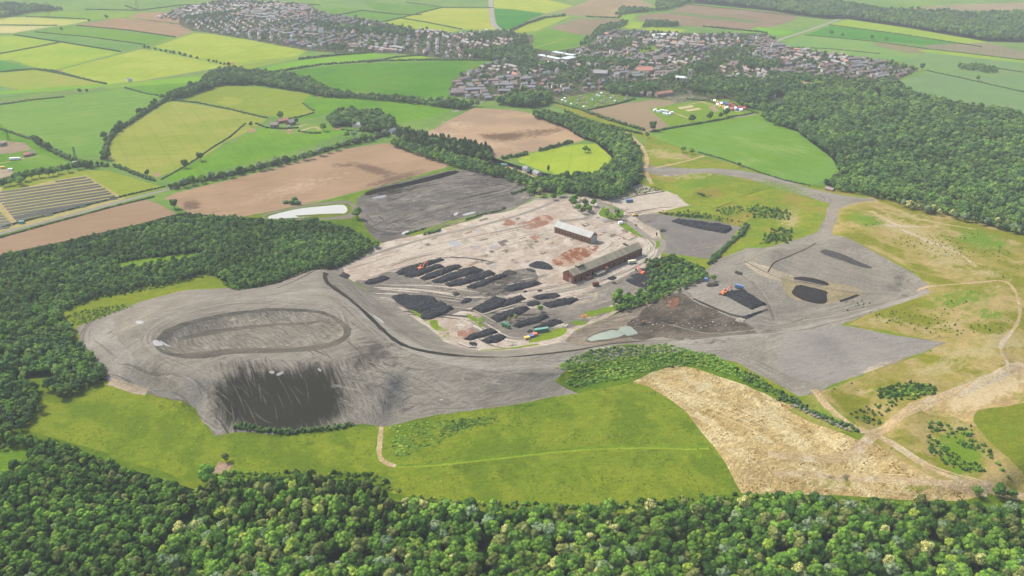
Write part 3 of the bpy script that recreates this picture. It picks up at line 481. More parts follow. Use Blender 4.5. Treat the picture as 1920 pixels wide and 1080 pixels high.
L('farm_track', sand, "205,250 196,270 194,290", 3, .2); L('dirt_track', spoil((196, 172, 154), (186, 160, 142)), "425,868 418,876 410,888", 9, .4); L('dirt_track', spoil((206, 190, 172), (196, 180, 162)), "206,716 230,724 255,732 276,734", 5, .3)
L('rail_path', sand, "960,215 1040,225 1100,228", 3, .2)
L('road', lambda n, Y: ground_mat(n, (208, 178, 156), (200, 170, 148), Y), "1502,170 1506,180 1522,190", 12, .2)
for s, w_ in (("1632,395 1660,412 1690,425", 5), ("1640,420 1690,425 1760,425", 5), ("1690,430 1720,442 1750,458", 4), ("1752,455 1800,475 1830,500", 3), ("1720,410 1770,420 1830,430", 3)):
    L('bare_strip', lambda n, Y: ground_mat(n, (222, 200, 160), (206, 188, 142), Y, big=12, mid=4), s, w_, .9)
yl = lambda n, Y: ground_mat(n, (232, 222, 208), (222, 210, 196), Y, big=10, mid=3); yk = lambda n, Y: ground_mat(n, (168, 158, 148), (156, 147, 138), Y, big=10, mid=3)
for ln in ('690,430 760,410 860,380 980,350', '700,380 800,350 900,335 990,345', '690,400 720,430 780,430 880,400'):
    ruts('washery_marks', spoil((170, 164, 158), (160, 154, 148), 0, .1), ln, 24, 26, 1.6, .06, .3); ruts('washery_marks', spoil((112, 111, 112), (104, 103, 104), 0, .1), ln, 20, 26, 1.6, .06, .3)
for ln, n_, sp_ in (("660,510 760,480 900,450 1040,420", 14, 24), ("700,540 800,545 900,560 1000,552 1120,530", 26, 26), ("860,600 900,612 940,640 1000,640", 16, 14), ("1110,440 1180,452 1130,480", 12, 14), ("1190,440 1225,455 1215,485 1120,530", 12, 4), ("1100,590 1180,560 1230,540", 8, 12)):
    ruts('yard_tracks', yl, ln, n_, sp_, 1.3); ruts('yard_tracks', yk, ln, n_, sp_, 1.2)
ruts('coal_dust', spoil((112, 110, 110), (100, 98, 98), 0, .1), "740,520 840,500 940,520 1000,530", 18, 24, 2.2); ruts('coal_dust', spoil((112, 110, 110), (100, 98, 98), 0, .1), "740,570 860,580 960,590 1060,590", 18, 26, 2.2)
sw = lambda n, Y: ground_mat(n, (232, 212, 166), (224, 200, 152), Y, big=10, mid=3); sb = lambda n, Y: ground_mat(n, (190, 158, 110), (178, 148, 100), Y, big=10, mid=3)
for ln, n_, sp_ in (("1240,720 1340,760 1480,820 1600,850", 26, 22), ("1400,850 1560,880 1700,890", 18, 14), ("1640,812 1700,780 1790,735 1900,690", 18, 7), ("1640,812 1720,870 1850,920", 12, 5), ("1400,900 1560,915 1720,925", 14, 8)):
    ruts('worn_tracks', sw, ln, n_, sp_, 1.0, .06, .3); ruts('worn_tracks', sb, ln, n_ // 3, sp_, .6, .06, .3)
put_ruts()
# soft marks on the ground: (channel, x, y, rx, ry, degrees, strength); channel 0 coal dark, 1 pale, 2 green
MK = [(0, 525, 752, 140, 66, 0, .95), (0, 460, 735, 70, 50, 0, .7), (0, 590, 720, 80, 60, 0, .6), (0, 660, 720, 130, 80, 0, .36), (0, 700, 680, 130, 50, 0, .40), (0, 740, 760, 90, 30, 0, .42), (0, 700, 660, 60, 35, 0, .55), (0, 760, 760, 120, 40, 0, .36), (0, 560, 650, 200, 25, 0, .2), (0, 470, 690, 120, 30, 0, .42), (0, 330, 690, 60, 25, 0, .15),
 (0, 210, 626, 14, 16, 0, .5), (1, 250, 600, 110, 30, -20, .25), (0, 860, 620, 80, 30, 0, .1), (1, 900, 720, 160, 40, 0, .2), (0, 1000, 760, 200, 20, -8, .3), (0, 440, 625, 120, 22, 0, .2), (1, 430, 600, 100, 14, -5, .3),
 (0, 930, 545, 90, 32, -15, .45), (0, 960, 520, 60, 22, -15, .35), (1, 830, 545, 90, 16, 0, .3), (0, 870, 555, 50, 16, 0, .4), (0, 1010, 520, 60, 16, 0, .4), (0, 770, 560, 70, 18, 0, .3), (1, 760, 478, 110, 20, -20, .4), (1, 1000, 460, 120, 22, -15, .25),
 (0, 1000, 600, 90, 30, -15, .3), (0, 920, 342, 80, 14, 0, .35), (1, 790, 372, 60, 14, 0, .35), (1, 880, 360, 60, 8, -8, .3), (0, 740, 395, 40, 20, 0, .2), (0, 890, 378, 110, 6, -8, .35), (0, 800, 345, 60, 8, -12, .3), (1, 1010, 365, 60, 10, -10, .4), (0, 740, 360, 60, 8, -12, .6),
 (0, 1210, 415, 40, 16, 0, .4), (0, 1240, 430, 40, 14, 20, .35), (0, 1300, 405, 80, 6, 5, .6), (1, 1330, 460, 60, 14, 0, .25), (0, 1345, 560, 60, 20, 20, .2), (0, 1170, 530, 60, 18, 0, .3), (1, 1100, 560, 60, 18, -20, .4), (1, 1110, 590, 60, 12, -20, .3),
 (0, 1500, 600, 60, 12, -10, .35), (0, 1440, 620, 60, 8, 0, .4), (0, 1340, 640, 100, 8, -2, .4), (0, 1250, 600, 90, 26, 0, .45), (0, 1150, 600, 70, 14, -10, .25), (0, 1310, 525, 60, 12, 0, .35), (1, 1620, 460, 80, 10, 20, .15), (0, 1690, 520, 30, 24, 40, .4), (0, 1700, 552, 40, 10, -20, .4),
 (1, 1850, 735, 100, 26, -20, .8), (1, 1700, 430, 80, 18, 15, .65), (1, 1760, 470, 90, 30, 35, .6), (1, 1700, 405, 60, 10, 5, .5), (1, 1850, 510, 60, 14, 10, .5), (1, 1650, 600, 60, 8, -5, .5), (1, 1880, 640, 60, 20, 0, .7), (1, 1760, 690, 70, 16, -15, .6), (1, 1620, 735, 30, 10, -20, .5), (1, 1800, 800, 30, 20, 40, .5), (1, 1860, 720, 120, 40, -20, .5), (1, 1620, 400, 40, 14, 10, .2), (2, 1620, 412, 50, 20, 10, .6), (2, 1840, 450, 80, 24, 15, .6), (2, 1800, 560, 110, 26, -5, .5), (2, 1850, 590, 60, 20, 0, .5), (1, 1780, 610, 60, 8, -5, .6), (1, 1830, 660, 80, 18, 0, .6), (2, 1700, 735, 60, 14, -10, .7), (1, 1640, 690, 80, 14, -20, .4),
 (2, 1800, 850, 60, 50, 40, .7), (1, 1740, 800, 40, 14, -20, .5), (2, 1560, 780, 50, 14, 30, .5), (0, 1560, 700, 40, 6, -10, .3), (1, 1290, 330, 80, 8, 0, .5), (1, 1250, 290, 50, 12, 10, .6), (1, 1480, 410, 28, 26, 0, .6), (2, 1460, 350, 90, 14, 10, .5), (2, 1310, 345, 60, 12, -10, .6), (0, 1320, 366, 18, 4, 10, .8), (1, 1290, 352, 30, 6, 0, .4),
 (0, 1580, 900, 160, 40, 0, .35), (0, 1500, 850, 120, 20, 0, .2), (1, 1300, 720, 90, 22, 20, .4), (1, 1440, 780, 90, 25, 25, .3), (2, 1560, 905, 100, 12, 0, .4), (2, 1720, 915, 60, 10, 0, .5), (2, 1500, 845, 50, 10, 20, .3),
 (2, 1085, 605, 20, 6, 0, .8), (2, 830, 625, 20, 14, 0, .5), (2, 900, 600, 14, 8, 0, .6), (0, 1060, 640, 40, 8, 0, .3), (2, 720, 700, 30, 6, 0, .2), (0, 380, 395, 90, 10, 0, .4), (0, 360, 385, 20, 12, 0, .8), (0, 700, 318, 60, 10, 15, .7), (0, 740, 335, 80, 10, -15, .6), (0, 640, 310, 30, 5, 0, .6), (1, 560, 350, 160, 20, -15, .4),
 (0, 940, 258, 90, 8, 0, .9), (0, 1010, 245, 60, 8, 0, .6), (1, 880, 262, 120, 12, 10, .7), (1, 860, 235, 40, 14, 0, .6), (0, 1060, 238, 40, 6, 15, .5), (0, 700, 850, 60, 12, 0, .2), (0, 300, 760, 60, 20, 20, .3), (0, 560, 800, 100, 14, -5, .55), (0, 860, 800, 60, 12, -15, .5)]
def marks(P):
    """P (n,3) -> (n,4) soft mask values"""
    X, Y = topx(P[:, 0], P[:, 1], P[:, 2]); M = np.zeros((len(P), 4)); M[:, 3] = 1
    for ch, x, y, rx, ry, a, s in MK:
        c, sn = math.cos(math.radians(a)), math.sin(math.radians(a)); dx, dy = X - x, Y - y
        d = np.hypot((dx * c + dy * sn) / rx, (-dx * sn + dy * c) / ry) / 1.25
        M[:, ch] = np.maximum(M[:, ch], s * np.clip(1 - d, 0, 1) ** .7 * 1.3 * (d < 1))
    return np.clip(M, 0, 1)
def build_ground():
    # sample points, closer together where the works are
    gx, gy = [], []
    for (x0, x1, y0, y1, st) in ((-390, 2310, -32, 290, 17), (-390, 2310, 290, 960, 7), (-390, 2310, 960, 1250, 16)):
        n = int((x1 - x0) / st); m = int((y1 - y0) / st)
        X, Y = np.meshgrid(np.linspace(x0, x1, n), np.linspace(y0, y1, m)); X = X + RNG.uniform(-.35, .35, X.shape) * st; Y = Y + RNG.uniform(-.35, .35, X.shape) * st
        gx.append(X.ravel()); gy.append(Y.ravel())
    g = gnd(np.concatenate(gx), np.concatenate(gy))[:, :2]
    rim = flat(*np.array([(-400, -36), (2320, -36), (2320, 1260), (-400, 1260)], float).T)
    vs = [Vector(p) for p in g] + [Vector(p) for p in rim]; k = len(g); es = [(k, k + 1), (k + 1, k + 2), (k + 2, k + 3), (k + 3, k)]
    for nm, fam, pp, lb in REG[1:]:
        for p in (pp if isinstance(pp, list) else [pp]):
            p = np.clip(p, [-4000, 150], [4000, 3380]); k = len(vs); n = len(p); vs += [Vector(q) for q in p]; es += [(k + i, k + (i + 1) % n) for i in range(n)]
    V, E, F, _, _, _ = delaunay_2d_cdt(vs, es, [], 0, 1e-2, False)
    V = np.array([tuple(v) for v in V]); F = np.array(F); C = V[F].mean(1); own = np.zeros(len(F), int)
    for i, (nm, fam, p, lb) in enumerate(REG): 
        ok = None
        if nm in ONLY: ok = np.isin(own, [j for j in range(i) if REG[j][0] in ONLY[nm]])
        for q in (p if isinstance(p, list) else [p]):
            if i:
                m = inside(C, q); own[m & ok if ok is not None else m] = i
    Z = hz(V[:, 0], V[:, 1]); P3 = np.column_stack([V, Z]); M = marks(P3); cnt = {}
    for i, (nm, fam, p, lb) in enumerate(REG):
        f = F[own == i]
        if not len(f): continue
        u, inv = np.unique(f, return_inverse=True); inv = inv.reshape(f.shape)
        A, B_, C_ = P3[f[:, 0]], P3[f[:, 1]], P3[f[:, 2]]; up = np.cross(B_ - A, C_ - A)[:, 2] < 0; inv[up] = inv[up][:, ::-1]
        me = bpy.data.meshes.new(nm); me.from_pydata(P3[u].tolist(), [], inv.tolist()); me.shade_smooth()
        at = me.attributes.new('mk', 'FLOAT_COLOR', 'POINT'); at.data.foreach_set('color', M[u].ravel())
        cx, cy = topx(*P3[u].mean(0)); cy = float(np.clip(np.median(topx(*P3[u].T)[1]), -20, 1080))
        if isinstance(fam, str): m = water_mat(nm, tuple(int(v) for v in fam[2:].split(',')), cy)
        else:
            key = (id(fam), round(cy / 60)); m = cnt.get(key) or fam(nm, cy); cnt[key] = m
        me.materials.append(m); o = bpy.data.objects.new(nm, me); COL.objects.link(o); o['kind'] = 'structure'
    # land beyond what the photograph shows, a metre lower
    b = NB('outer_land'); v = b.n('ShaderNodeTexVoronoi'); v.inputs['Scale'].default_value = 1; b.l(b.vec(.3, 420, 300), v.inputs['Vector']); r = b.n('ShaderNodeValToRGB'); r.color_ramp.interpolation = 'CONSTANT'
    for j, c in enumerate(((.12, .22, .07), (.2, .27, .09), (.09, .16, .06), (.3, .25, .18), (.15, .24, .08))):
        e = r.color_ramp.elements[0] if j == 0 else r.color_ramp.elements.new(j / 5); e.position = j / 5; e.color = c + (1,)
    sx = b.n('ShaderNodeSeparateColor'); b.l(v.outputs['Color'], sx.inputs[0]); b.l(sx.outputs[0], r.inputs[0]); b.l(r.outputs[0], b.p.inputs['Base Color'])
    me = bpy.data.meshes.new('ground'); s = 16000; me.from_pydata([(-s, -s, -7), (s, -s, -7), (s, s, -7), (-s, s, -7)], [], [(0, 1, 2, 3)]); me.materials.append(b.m)
    o = bpy.data.objects.new('ground', me); COL.objects.link(o); o['kind'] = 'structure'
build_ground()
# ---------------------------------------------------------------- tagging helpers
def tag(o, label=None, cat=None, group=None, kind=None):
    for k, v in (('label', label), ('category', cat), ('group', group), ('kind', kind)):
        if v: o[k] = v
    return o
def mesh_obj(name, V, F, mats, parent=None, mi=None, smooth=False):
    me = bpy.data.meshes.new(name); me.from_pydata([tuple(map(float, v)) for v in V], [], [tuple(int(i) for i in f) for f in F])
    for m in (mats if isinstance(mats, (list, tuple)) else [mats]): me.materials.append(m)
    if mi is not None: me.polygons.foreach_set('material_index', mi)
    if smooth: me.shade_smooth()
    o = bpy.data.objects.new(name, me); COL.objects.link(o); o.parent = parent; return o
def empty(name, loc, rz=0.0):
    o = bpy.data.objects.new(name, None); COL.objects.link(o); o.location = tuple(map(float, loc)); o.rotation_euler = (0, 0, rz); o.empty_display_size = .5; return o
def copy_tree(o, parent=None):
    c = o.copy(); COL.objects.link(c); c.parent = parent
    for ch in o.children: copy_tree(ch, c)
    return c
class MB:
    """collects shapes into one mesh, each with a material slot"""
    def __init__(s): s.V = []; s.F = []; s.M = []
    def add(s, V, F, m=0, M=None):
        k = len(s.V)
        for v in V:
            v = Vector(v); s.V.append(M @ v if M is not None else v)
        s.F += [tuple(i + k for i in f) for f in F]; s.M += [m] * len(F); return s
    def box(s, x0, x1, y0, y1, z0, z1, m=0, M=None, tx=0, ty=0):
        V = [(x0, y0, z0), (x1, y0, z0), (x1, y1, z0), (x0, y1, z0), (x0 + tx, y0 + ty, z1), (x1 - tx, y0 + ty, z1), (x1 - tx, y1 - ty, z1), (x0 + tx, y1 - ty, z1)]
        return s.add(V, [(3, 2, 1, 0), (4, 5, 6, 7), (0, 1, 5, 4), (1, 2, 6, 5), (2, 3, 7, 6), (3, 0, 4, 7)], m, M)
    def prism(s, prof, y0, y1, m=0, M=None):
        n = len(prof); V = [(x, y0, z) for x, z in prof] + [(x, y1, z) for x, z in prof]
        return s.add(V, [tuple(range(n)), tuple(range(2 * n - 1, n - 1, -1))] + [((i + 1) % n, i, i + n, (i + 1) % n + n) for i in range(n)], m, M)
    def tube(s, a, b, r0, r1=None, n=6, m=0):
        a, b = Vector(a), Vector(b); r1 = r0 if r1 is None else r1; d = (b - a).normalized(); q = d.to_track_quat('Z', 'Y'); V = []
        for p, r in ((a, r0), (b, r1)):
            for i in range(n): V.append(p + q @ Vector((r * math.cos(6.2832 * i / n), r * math.sin(6.2832 * i / n), 0)))
        return s.add(V, [(i, (i + 1) % n, (i + 1) % n + n, i + n) for i in range(n)] + [tuple(range(n - 1, -1, -1)), tuple(range(n, 2 * n))], m)
    def obj(s, name, mats, parent=None, smooth=False): return mesh_obj(name, s.V, s.F, mats, parent, s.M, smooth)
def flatm(name, c, rough=.8, var=.12, scale=1.5, metal=0, raw=False, Y=500):
    b = NB(name); col = (tuple(c) + (1.0,)) if raw else alb(c, Y); n = b.noise(b.vec(0, scale, scale), 1, 4, .6)
    b.l(b.mix(b.ss(n.outputs[0], .35, .65), mul(col, 1 - var), mul(col, 1 + var)), b.p.inputs['Base Color'])
    b.p.inputs['Roughness'].default_value = rough; b.p.inputs['Metallic'].default_value = metal; b.p.inputs['Specular IOR Level'].default_value = .3; return b.m
# ---------------------------------------------------------------- foliage
def leaf_mat(name, cols, pos=.35, tip=None, k=(1.45, 1.25, .85)):
    cols = [(x[0] * k[0], x[1] * k[1], x[2] * k[2]) for x in cols]
    """cols: surface colours of the kind, one picked per tree"""
    b = NB(name); oi = b.n('ShaderNodeObjectInfo'); r = b.n('ShaderNodeValToRGB'); cr = r.color_ramp; cr.interpolation = 'LINEAR'
    for j, c in enumerate(cols):
        e = cr.elements[j] if j < 2 else cr.elements.new(.5); e.position = j / (len(cols) - 1); e.color = tuple(c) + (1,)
    b.l(oi.outputs['Random'], r.inputs[0]); col = r.outputs[0]
    n = b.noise(b.vec(0, .9, .9), 1, 3, .6); col = b.mix(1.0, col, b.ss(n.outputs[0], .3, .7, .62, 1.45), 'MULTIPLY')
    ln = b.noise(b.vec(0, 55, 55, oi.outputs['Location']), 1, 2, .5); col = b.mix(1.0, col, b.ss(ln.outputs[0], .35, .65, .78, 1.2), 'MULTIPLY')
    if tip:
        n2 = b.noise(b.vec(.4, .7, .7), 1, 2, .6); col = b.mix(b.ss(n2.outputs[0], .50, .58), col, tuple(tip) + (1.0,))
    b.l(col, b.p.inputs['Base Color']); b.p.inputs['Roughness'].default_value = .8; b.p.inputs['Specular IOR Level'].default_value = .05
    return b.m
LM = {
 'dark': leaf_mat('dark_leaves', [(.015, .044, .012), (.027, .070, .015), (.042, .092, .020)]),
 'mid': leaf_mat('mid_leaves', [(.040, .10, .018), (.062, .14, .024), (.085, .165, .032)]),
 'olive': leaf_mat('olive_leaves', [(.050, .075, .028), (.075, .105, .038), (.095, .12, .05)]),
 'light': leaf_mat('light_leaves', [(.10, .18, .030), (.14, .22, .04), (.18, .24, .06)]),
 'grey': leaf_mat('grey_leaves', [(.06, .11, .075), (.085, .14, .095), (.11, .165, .12)]),
 'bloom': leaf_mat('blossom_leaves', [(.11, .15, .04), (.15, .19, .05)], tip=(.50, .46, .20)),
 'wdark': leaf_mat('oak_leaves', [(.024, .062, .020), (.038, .086, .024), (.054, .108, .032)], k=(1.2, 1.08, 1.0)), 'wmid': leaf_mat('oak_leaves_lighter', [(.028, .066, .018), (.056, .115, .028), (.085, .150, .036)], k=(1.3, 1.15, .95)),
 'conifer': leaf_mat('conifer_needles', [(.020, .046, .018), (.03, .06, .022)])}
BARK = flatm('bark', (.09, .07, .05), .95, .3, .6, raw=True)
_ico = {}
def ico(sub):
    if sub not in _ico:
        bm = bmesh.new(); bmesh.ops.create_icosphere(bm, subdivisions=sub, radius=1); bm.verts.ensure_lookup_table()
        _ico[sub] = (np.array([tuple(v.co) for v in bm.verts]), np.array([[v.index for v in f.verts] for f in bm.faces])); bm.free()
    return _ico[sub]
def lump_noise(P, rg, f=2.2):
    w = rg.normal(0, f, (5, 3)); ph = rg.uniform(0, 6.28, 5); return sum(np.sin(P @ w[i] + ph[i]) for i in range(5)) / 5
def crown_mesh(name, mat, seed, R=3.6, H=8.0, base=2.6, lumps=9, leaves=420, leafsz=.42, cone=0.0, sub=2):
    """an uneven crown: overlapping ragged masses covered with leaf clumps, open below"""
    rg = np.random.default_rng(seed); VV, FF, k = [], [], 0; v0, f0 = ico(sub); mid = base + (H - base) * .5
    cs = [((0, 0, mid), (R * .62, R * .62, (H - base) * .45))]
    for i in range(lumps):
        a = 6.283 * i / lumps * 1.618 * 1.0 + rg.uniform(-.4, .4); t = rg.uniform(.05, 1.0) if lumps > 3 else .6; h = base + (H - base) * (.22 + .62 * t)
        rr = R * (.62 if cone == 0 else .62 * (1.15 - t)) * (1 - .45 * t * t); s = R * rg.uniform(.34, .50) * (1 - cone * t * .6)
        cs.append(((rr * math.cos(a), rr * math.sin(a), h), (s, s, s * rg.uniform(.75, 1.0))))
    for c, s in cs:
        P = v0 * (1 + .22 * lump_noise(v0, rg, 2.6)[:, None] + rg.uniform(-.10, .10, (len(v0), 1))) * np.array(s) + np.array(c)
        VV.append(P); FF.append(f0 + k); k += len(P)
    V = np.vstack(VV); F = np.vstack(FF); tri = V[F]; A = np.linalg.norm(np.cross(tri[:, 1] - tri[:, 0], tri[:, 2] - tri[:, 0]), axis=1)
    pick = rg.choice(len(F), leaves, p=A / A.sum()); bc = rg.dirichlet((1, 1, 1), leaves); ctr = (tri[pick] * bc[:, :, None]).sum(1)
    nrm = np.cross(tri[pick, 1] - tri[pick, 0], tri[pick, 2] - tri[pick, 0]); nrm /= np.linalg.norm(nrm, axis=1)[:, None] + 1e-9
    d1 = rg.normal(0, 1, (leaves, 3)); d1 /= np.linalg.norm(d1, axis=1)[:, None]; d2 = np.cross(nrm, d1); d2 /= np.linalg.norm(d2, axis=1)[:, None] + 1e-9
    L = leafsz * rg.uniform(.6, 1.4, (leaves, 1)); o = ctr + nrm * L * .35
    q = np.stack([o - d1 * L, o + d2 * L * .8, o + d1 * L + nrm * L * .4], 1).reshape(-1, 3)
    V = np.vstack([V, q]); F = np.vstack([F, np.arange(leaves * 3).reshape(-1, 3) + k])
    me = bpy.data.meshes.new(name); me.from_pydata(V.tolist(), [], F.tolist()); me.materials.append(mat); me.shade_smooth() if False else None; return me
def trunk_mesh(name, h, r, limbs=4, seed=0):
    rg = random.Random(seed); m = MB(); m.tube((0, 0, -.5), (0, 0, h * .55), r, r * .7); m.tube((0, 0, h * .55), (.2, .1, h), r * .7, r * .25)
    for i in range(limbs):
        a = 6.28 * i / limbs + rg.uniform(-.4, .4); z = h * rg.uniform(.4, .6); m.tube((0, 0, z), (math.cos(a) * h * .28, math.sin(a) * h * .28, z + h * .3), r * .45, r * .15, 5)
    me = bpy.data.meshes.new(name); me.from_pydata([tuple(v) for v in m.V], [], m.F); me.materials.append(BARK); return me
# kinds of tree: crown mesh, trunk mesh (real objects get both; the far woods are scattered from the joined pair)
KIND = {}
def kind(key, mat, seed, **k):
    c = crown_mesh('crown', LM[mat], seed, **k); t = trunk_mesh('trunk', (k.get('base', 2.6) + k.get('H', 8)) * .5, k.get('R', 3.6) * .075, 4, seed); KIND[key] = (c, t, k.get('R', 3.6), k.get('H', 8.0))
for j in range(3):
    kind('dark%d' % j, 'dark', 10 + j); kind('mid%d' % j, 'mid', 20 + j, R=3.4 + .2 * j, H=8.5)
for j in range(2):
    kind('olive%d' % j, 'olive', 30 + j, R=3.2, H=8.8); kind('grey%d' % j, 'grey', 40 + j, R=3.5, H=8.2, leafsz=.55); kind('light%d' % j, 'light', 50 + j, R=2.9, H=7.2)
kind('bloom0', 'bloom', 60, R=3.2, H=8.6); kind('bloom1', 'bloom', 61, R=3.0, H=8.0)
kind('pine0', 'conifer', 70, R=2.2, H=10, base=1.6, cone=.8, lumps=12); kind('young0', 'mid', 71, R=2.2, H=6.4, base=.8, cone=.5, lumps=7, leaves=260, sub=1); kind('young1', 'light', 72, R=2.0, H=6.0, base=.8, cone=.5, lumps=7, leaves=260, sub=1); kind('young2', 'dark', 73, R=2.2, H=6.6, base=.8, cone=.5, lumps=7, leaves=260, sub=1)
kind('bush0', 'mid', 80, R=1.9, H=2.8, base=.0, lumps=6, leaves=160, leafsz=.3, sub=1); kind('bush1', 'dark', 81, R=1.8, H=2.6, base=.0, lumps=6, leaves=160, leafsz=.3, sub=1); kind('bush2', 'light', 82, R=1.7, H=2.0, base=.0, lumps=6, leaves=160, leafsz=.3, sub=1)
# low-detail crowns for the far woods
for j, mm in enumerate(('wdark', 'wmid', 'wdark', 'wmid', 'mid')): kind('far%d' % j, mm, 90 + j, R=3.7, H=8.4, lumps=8, leaves=110, leafsz=.7, sub=1)
_protos = {}
def proto_collection(keys):
    nm = '_'.join(keys)
    if nm not in _protos:
        c = bpy.data.collections.new('tree_kinds')
        for i, k in enumerate(keys):
            cm, tm, _, _ = KIND[k]; me = cm.copy(); me.name = 'tree'; bm = bmesh.new(); bm.from_mesh(cm); n0 = len(bm.faces); bm.from_mesh(tm); bm.faces.ensure_lookup_table()
            for f in bm.faces[n0:]: f.material_index = 1
            bm.to_mesh(me); bm.free(); me.materials.clear(); me.materials.append(cm.materials[0]); me.materials.append(BARK)
            c.objects.link(bpy.data.objects.new('tree%03d' % i, me))
        _protos[nm] = c
    return _protos[nm]
def scatter(name, P, idx, scl, keys, label, zs=None, turn=None, coll=None):
    """a wood nobody could count: one object, its trees instanced on points by a nodes modifier"""
    P = np.asarray(P, float); n = len(P)
    if not n: return
    me = bpy.data.meshes.new(name); me.from_pydata(P.tolist(), [], [])
    zs = RNG.uniform(.78, 1.3, n) if zs is None else zs
    for nm, ty, vals in (('kind_index', 'INT', np.asarray(idx, np.int32)), ('turn', 'FLOAT', (RNG.uniform(0, 6.283, n) if turn is None else np.asarray(turn)).astype(np.float32)), ('size', 'FLOAT', np.asarray(scl, np.float32)), ('tall', 'FLOAT', (scl * zs).astype(np.float32))):
        a = me.attributes.new(nm, ty, 'POINT'); a.data.foreach_set('value', vals)
    o = bpy.data.objects.new(name, me); COL.objects.link(o); tag(o, label, None, None, 'stuff')
    g = bpy.data.node_groups.new('scatter', 'GeometryNodeTree'); g.interface.new_socket('Geometry', in_out='INPUT', socket_type='NodeSocketGeometry'); g.interface.new_socket('Geometry', in_out='OUTPUT', socket_type='NodeSocketGeometry')
    N = g.nodes.new; K = g.links.new; gi, go = N('NodeGroupInput'), N('NodeGroupOutput'); ip = N('GeometryNodeInstanceOnPoints'); ci = N('GeometryNodeCollectionInfo')
    ci.inputs['Collection'].default_value = coll or proto_collection(keys); ci.inputs['Separate Children'].default_value = True; ci.inputs['Reset Children'].default_value = True
    def att(nm, ty):
        a = N('GeometryNodeInputNamedAttribute'); a.data_type = ty; a.inputs[0].default_value = nm; return [s for s in a.outputs if s.enabled and s.name == 'Attribute'][0]
    K(gi.outputs[0], ip.inputs['Points']); K(ci.outputs[0], ip.inputs['Instance']); ip.inputs['Pick Instance'].default_value = True; K(att('kind_index', 'INT'), ip.inputs['Instance Index'])
    cr = N('ShaderNodeCombineXYZ'); K(att('turn', 'FLOAT'), cr.inputs[2]); K(cr.outputs[0], ip.inputs['Rotation'])
    cs = N('ShaderNodeCombineXYZ'); s_ = att('size', 'FLOAT'); K(s_, cs.inputs[0]); K(s_, cs.inputs[1]); K(att('tall', 'FLOAT'), cs.inputs[2]); K(cs.outputs[0], ip.inputs['Scale'])
    K(ip.outputs[0], go.inputs[0]); md = o.modifiers.new('scatter', 'NODES'); md.node_group = g; return o
def fill(poly, step, holes=(), jit=.42):
    """jittered points inside an outline given in photo pixels"""
    p = gnd(*np.array(pts(poly)).T)[:, :2] if isinstance(poly, str) else poly; a, b = p.min(0), p.max(0); nx, ny = int((b[0] - a[0]) / step) + 1, int((b[1] - a[1]) / (step * .87)) + 1
    X, Y = np.meshgrid(np.arange(nx) * step + a[0], np.arange(ny) * step * .87 + a[1]); X[1::2] += step / 2
    Q = np.stack([X.ravel(), Y.ravel()], 1) + RNG.uniform(-jit, jit, (X.size, 2)) * step; m = inside(Q, p)
    for h in holes: m &= ~inside(Q, gnd(*np.array(pts(h)).T)[:, :2])
    Q = Q[m]; px, py = topx(Q[:, 0], Q[:, 1], hz(Q[:, 0], Q[:, 1])); v = (px > -360) & (px < 2280) & (py < 1262); Q = Q[v]
    return np.column_stack([Q, hz(Q[:, 0], Q[:, 1]) - .1])
def along(line, step, width=0.0, jit=.3):
    g = gnd(*np.array(pts(line)).T)[:, :2]; out = []
    for a, b in zip(g[:-1], g[1:]):
        L_ = np.hypot(*(b - a)); n = max(1, int(L_ / step)); t = (np.arange(n) + RNG.uniform(-jit, jit, n) + .5) / n; q = a + (b - a) * t[:, None]; q += RNG.uniform(-.5, .5, (n, 2)) * width; out.append(q)
    Q = np.vstack(out); return np.column_stack([Q, hz(Q[:, 0], Q[:, 1]) - .1])
def weights(n, w): w = np.array(w, float); return RNG.choice(len(w), n, p=w / w.sum())
def patchy(P, size, seed):
    """smooth 0..1 variation over the land, used to group kinds of tree"""
    rg = np.random.default_rng(seed); w = rg.normal(0, 1 / size, (6, 2)); ph = rg.uniform(0, 6.28, 6); return .5 + .5 * np.clip(sum(np.sin(P[:, :2] @ w[i] + ph[i]) for i in range(6)) / 3.2, -1, 1)
def place_tree(key, p, s, name, label, cat='tree', group=None, stretch=1.0):
    cm, tm, R_, H_ = KIND[key]; e = empty(name, p, random.uniform(0, 6.28)); e.scale = (s, s, s * stretch)
    for nm, me in (('crown', cm), ('trunk', tm)):
        o = bpy.data.objects.new(nm, me); COL.objects.link(o); o.parent = e
    return tag(e, label, cat, group)
# --- the wood along the bottom of the picture: trees nearest the camera are objects, the rest one mass
near_keys = ['dark0', 'dark1', 'dark2', 'mid0', 'mid1', 'mid2', 'olive0', 'olive1', 'grey0', 'grey1', 'light0', 'light1', 'bloom0', 'bloom1', 'pine0', 'young0', 'young1', 'young2']
near_lab = {'dark': ('broadleaf_tree', 'dark green broadleaf tree packed into the wood nearest the camera', 'dark green trees of the nearest wood'), 'mid': ('broadleaf_tree', 'mid green rounded tree in the wood nearest the camera', 'mid green trees of the nearest wood'),
  'olive': ('broadleaf_tree', 'dull brownish olive tree in the wood nearest the camera', 'olive trees of the nearest wood'), 'grey': ('willow_tree', 'grey-green silvery willow in the wood nearest the camera', 'silvery trees of the nearest wood'),
  'light': ('broadleaf_tree', 'small bright yellow-green tree in the wood nearest the camera', 'yellow-green trees of the nearest wood'), 'bloom': ('chestnut_tree', 'tree dotted with cream blossom in the wood nearest the camera', 'blossoming trees of the nearest wood'), 'pine': ('pine_tree', 'dark pointed conifer in the wood nearest the camera', 'conifers of the nearest wood'), 'young': ('broadleaf_tree', 'narrow young tree in the wood nearest the camera', 'young trees of the nearest wood')}
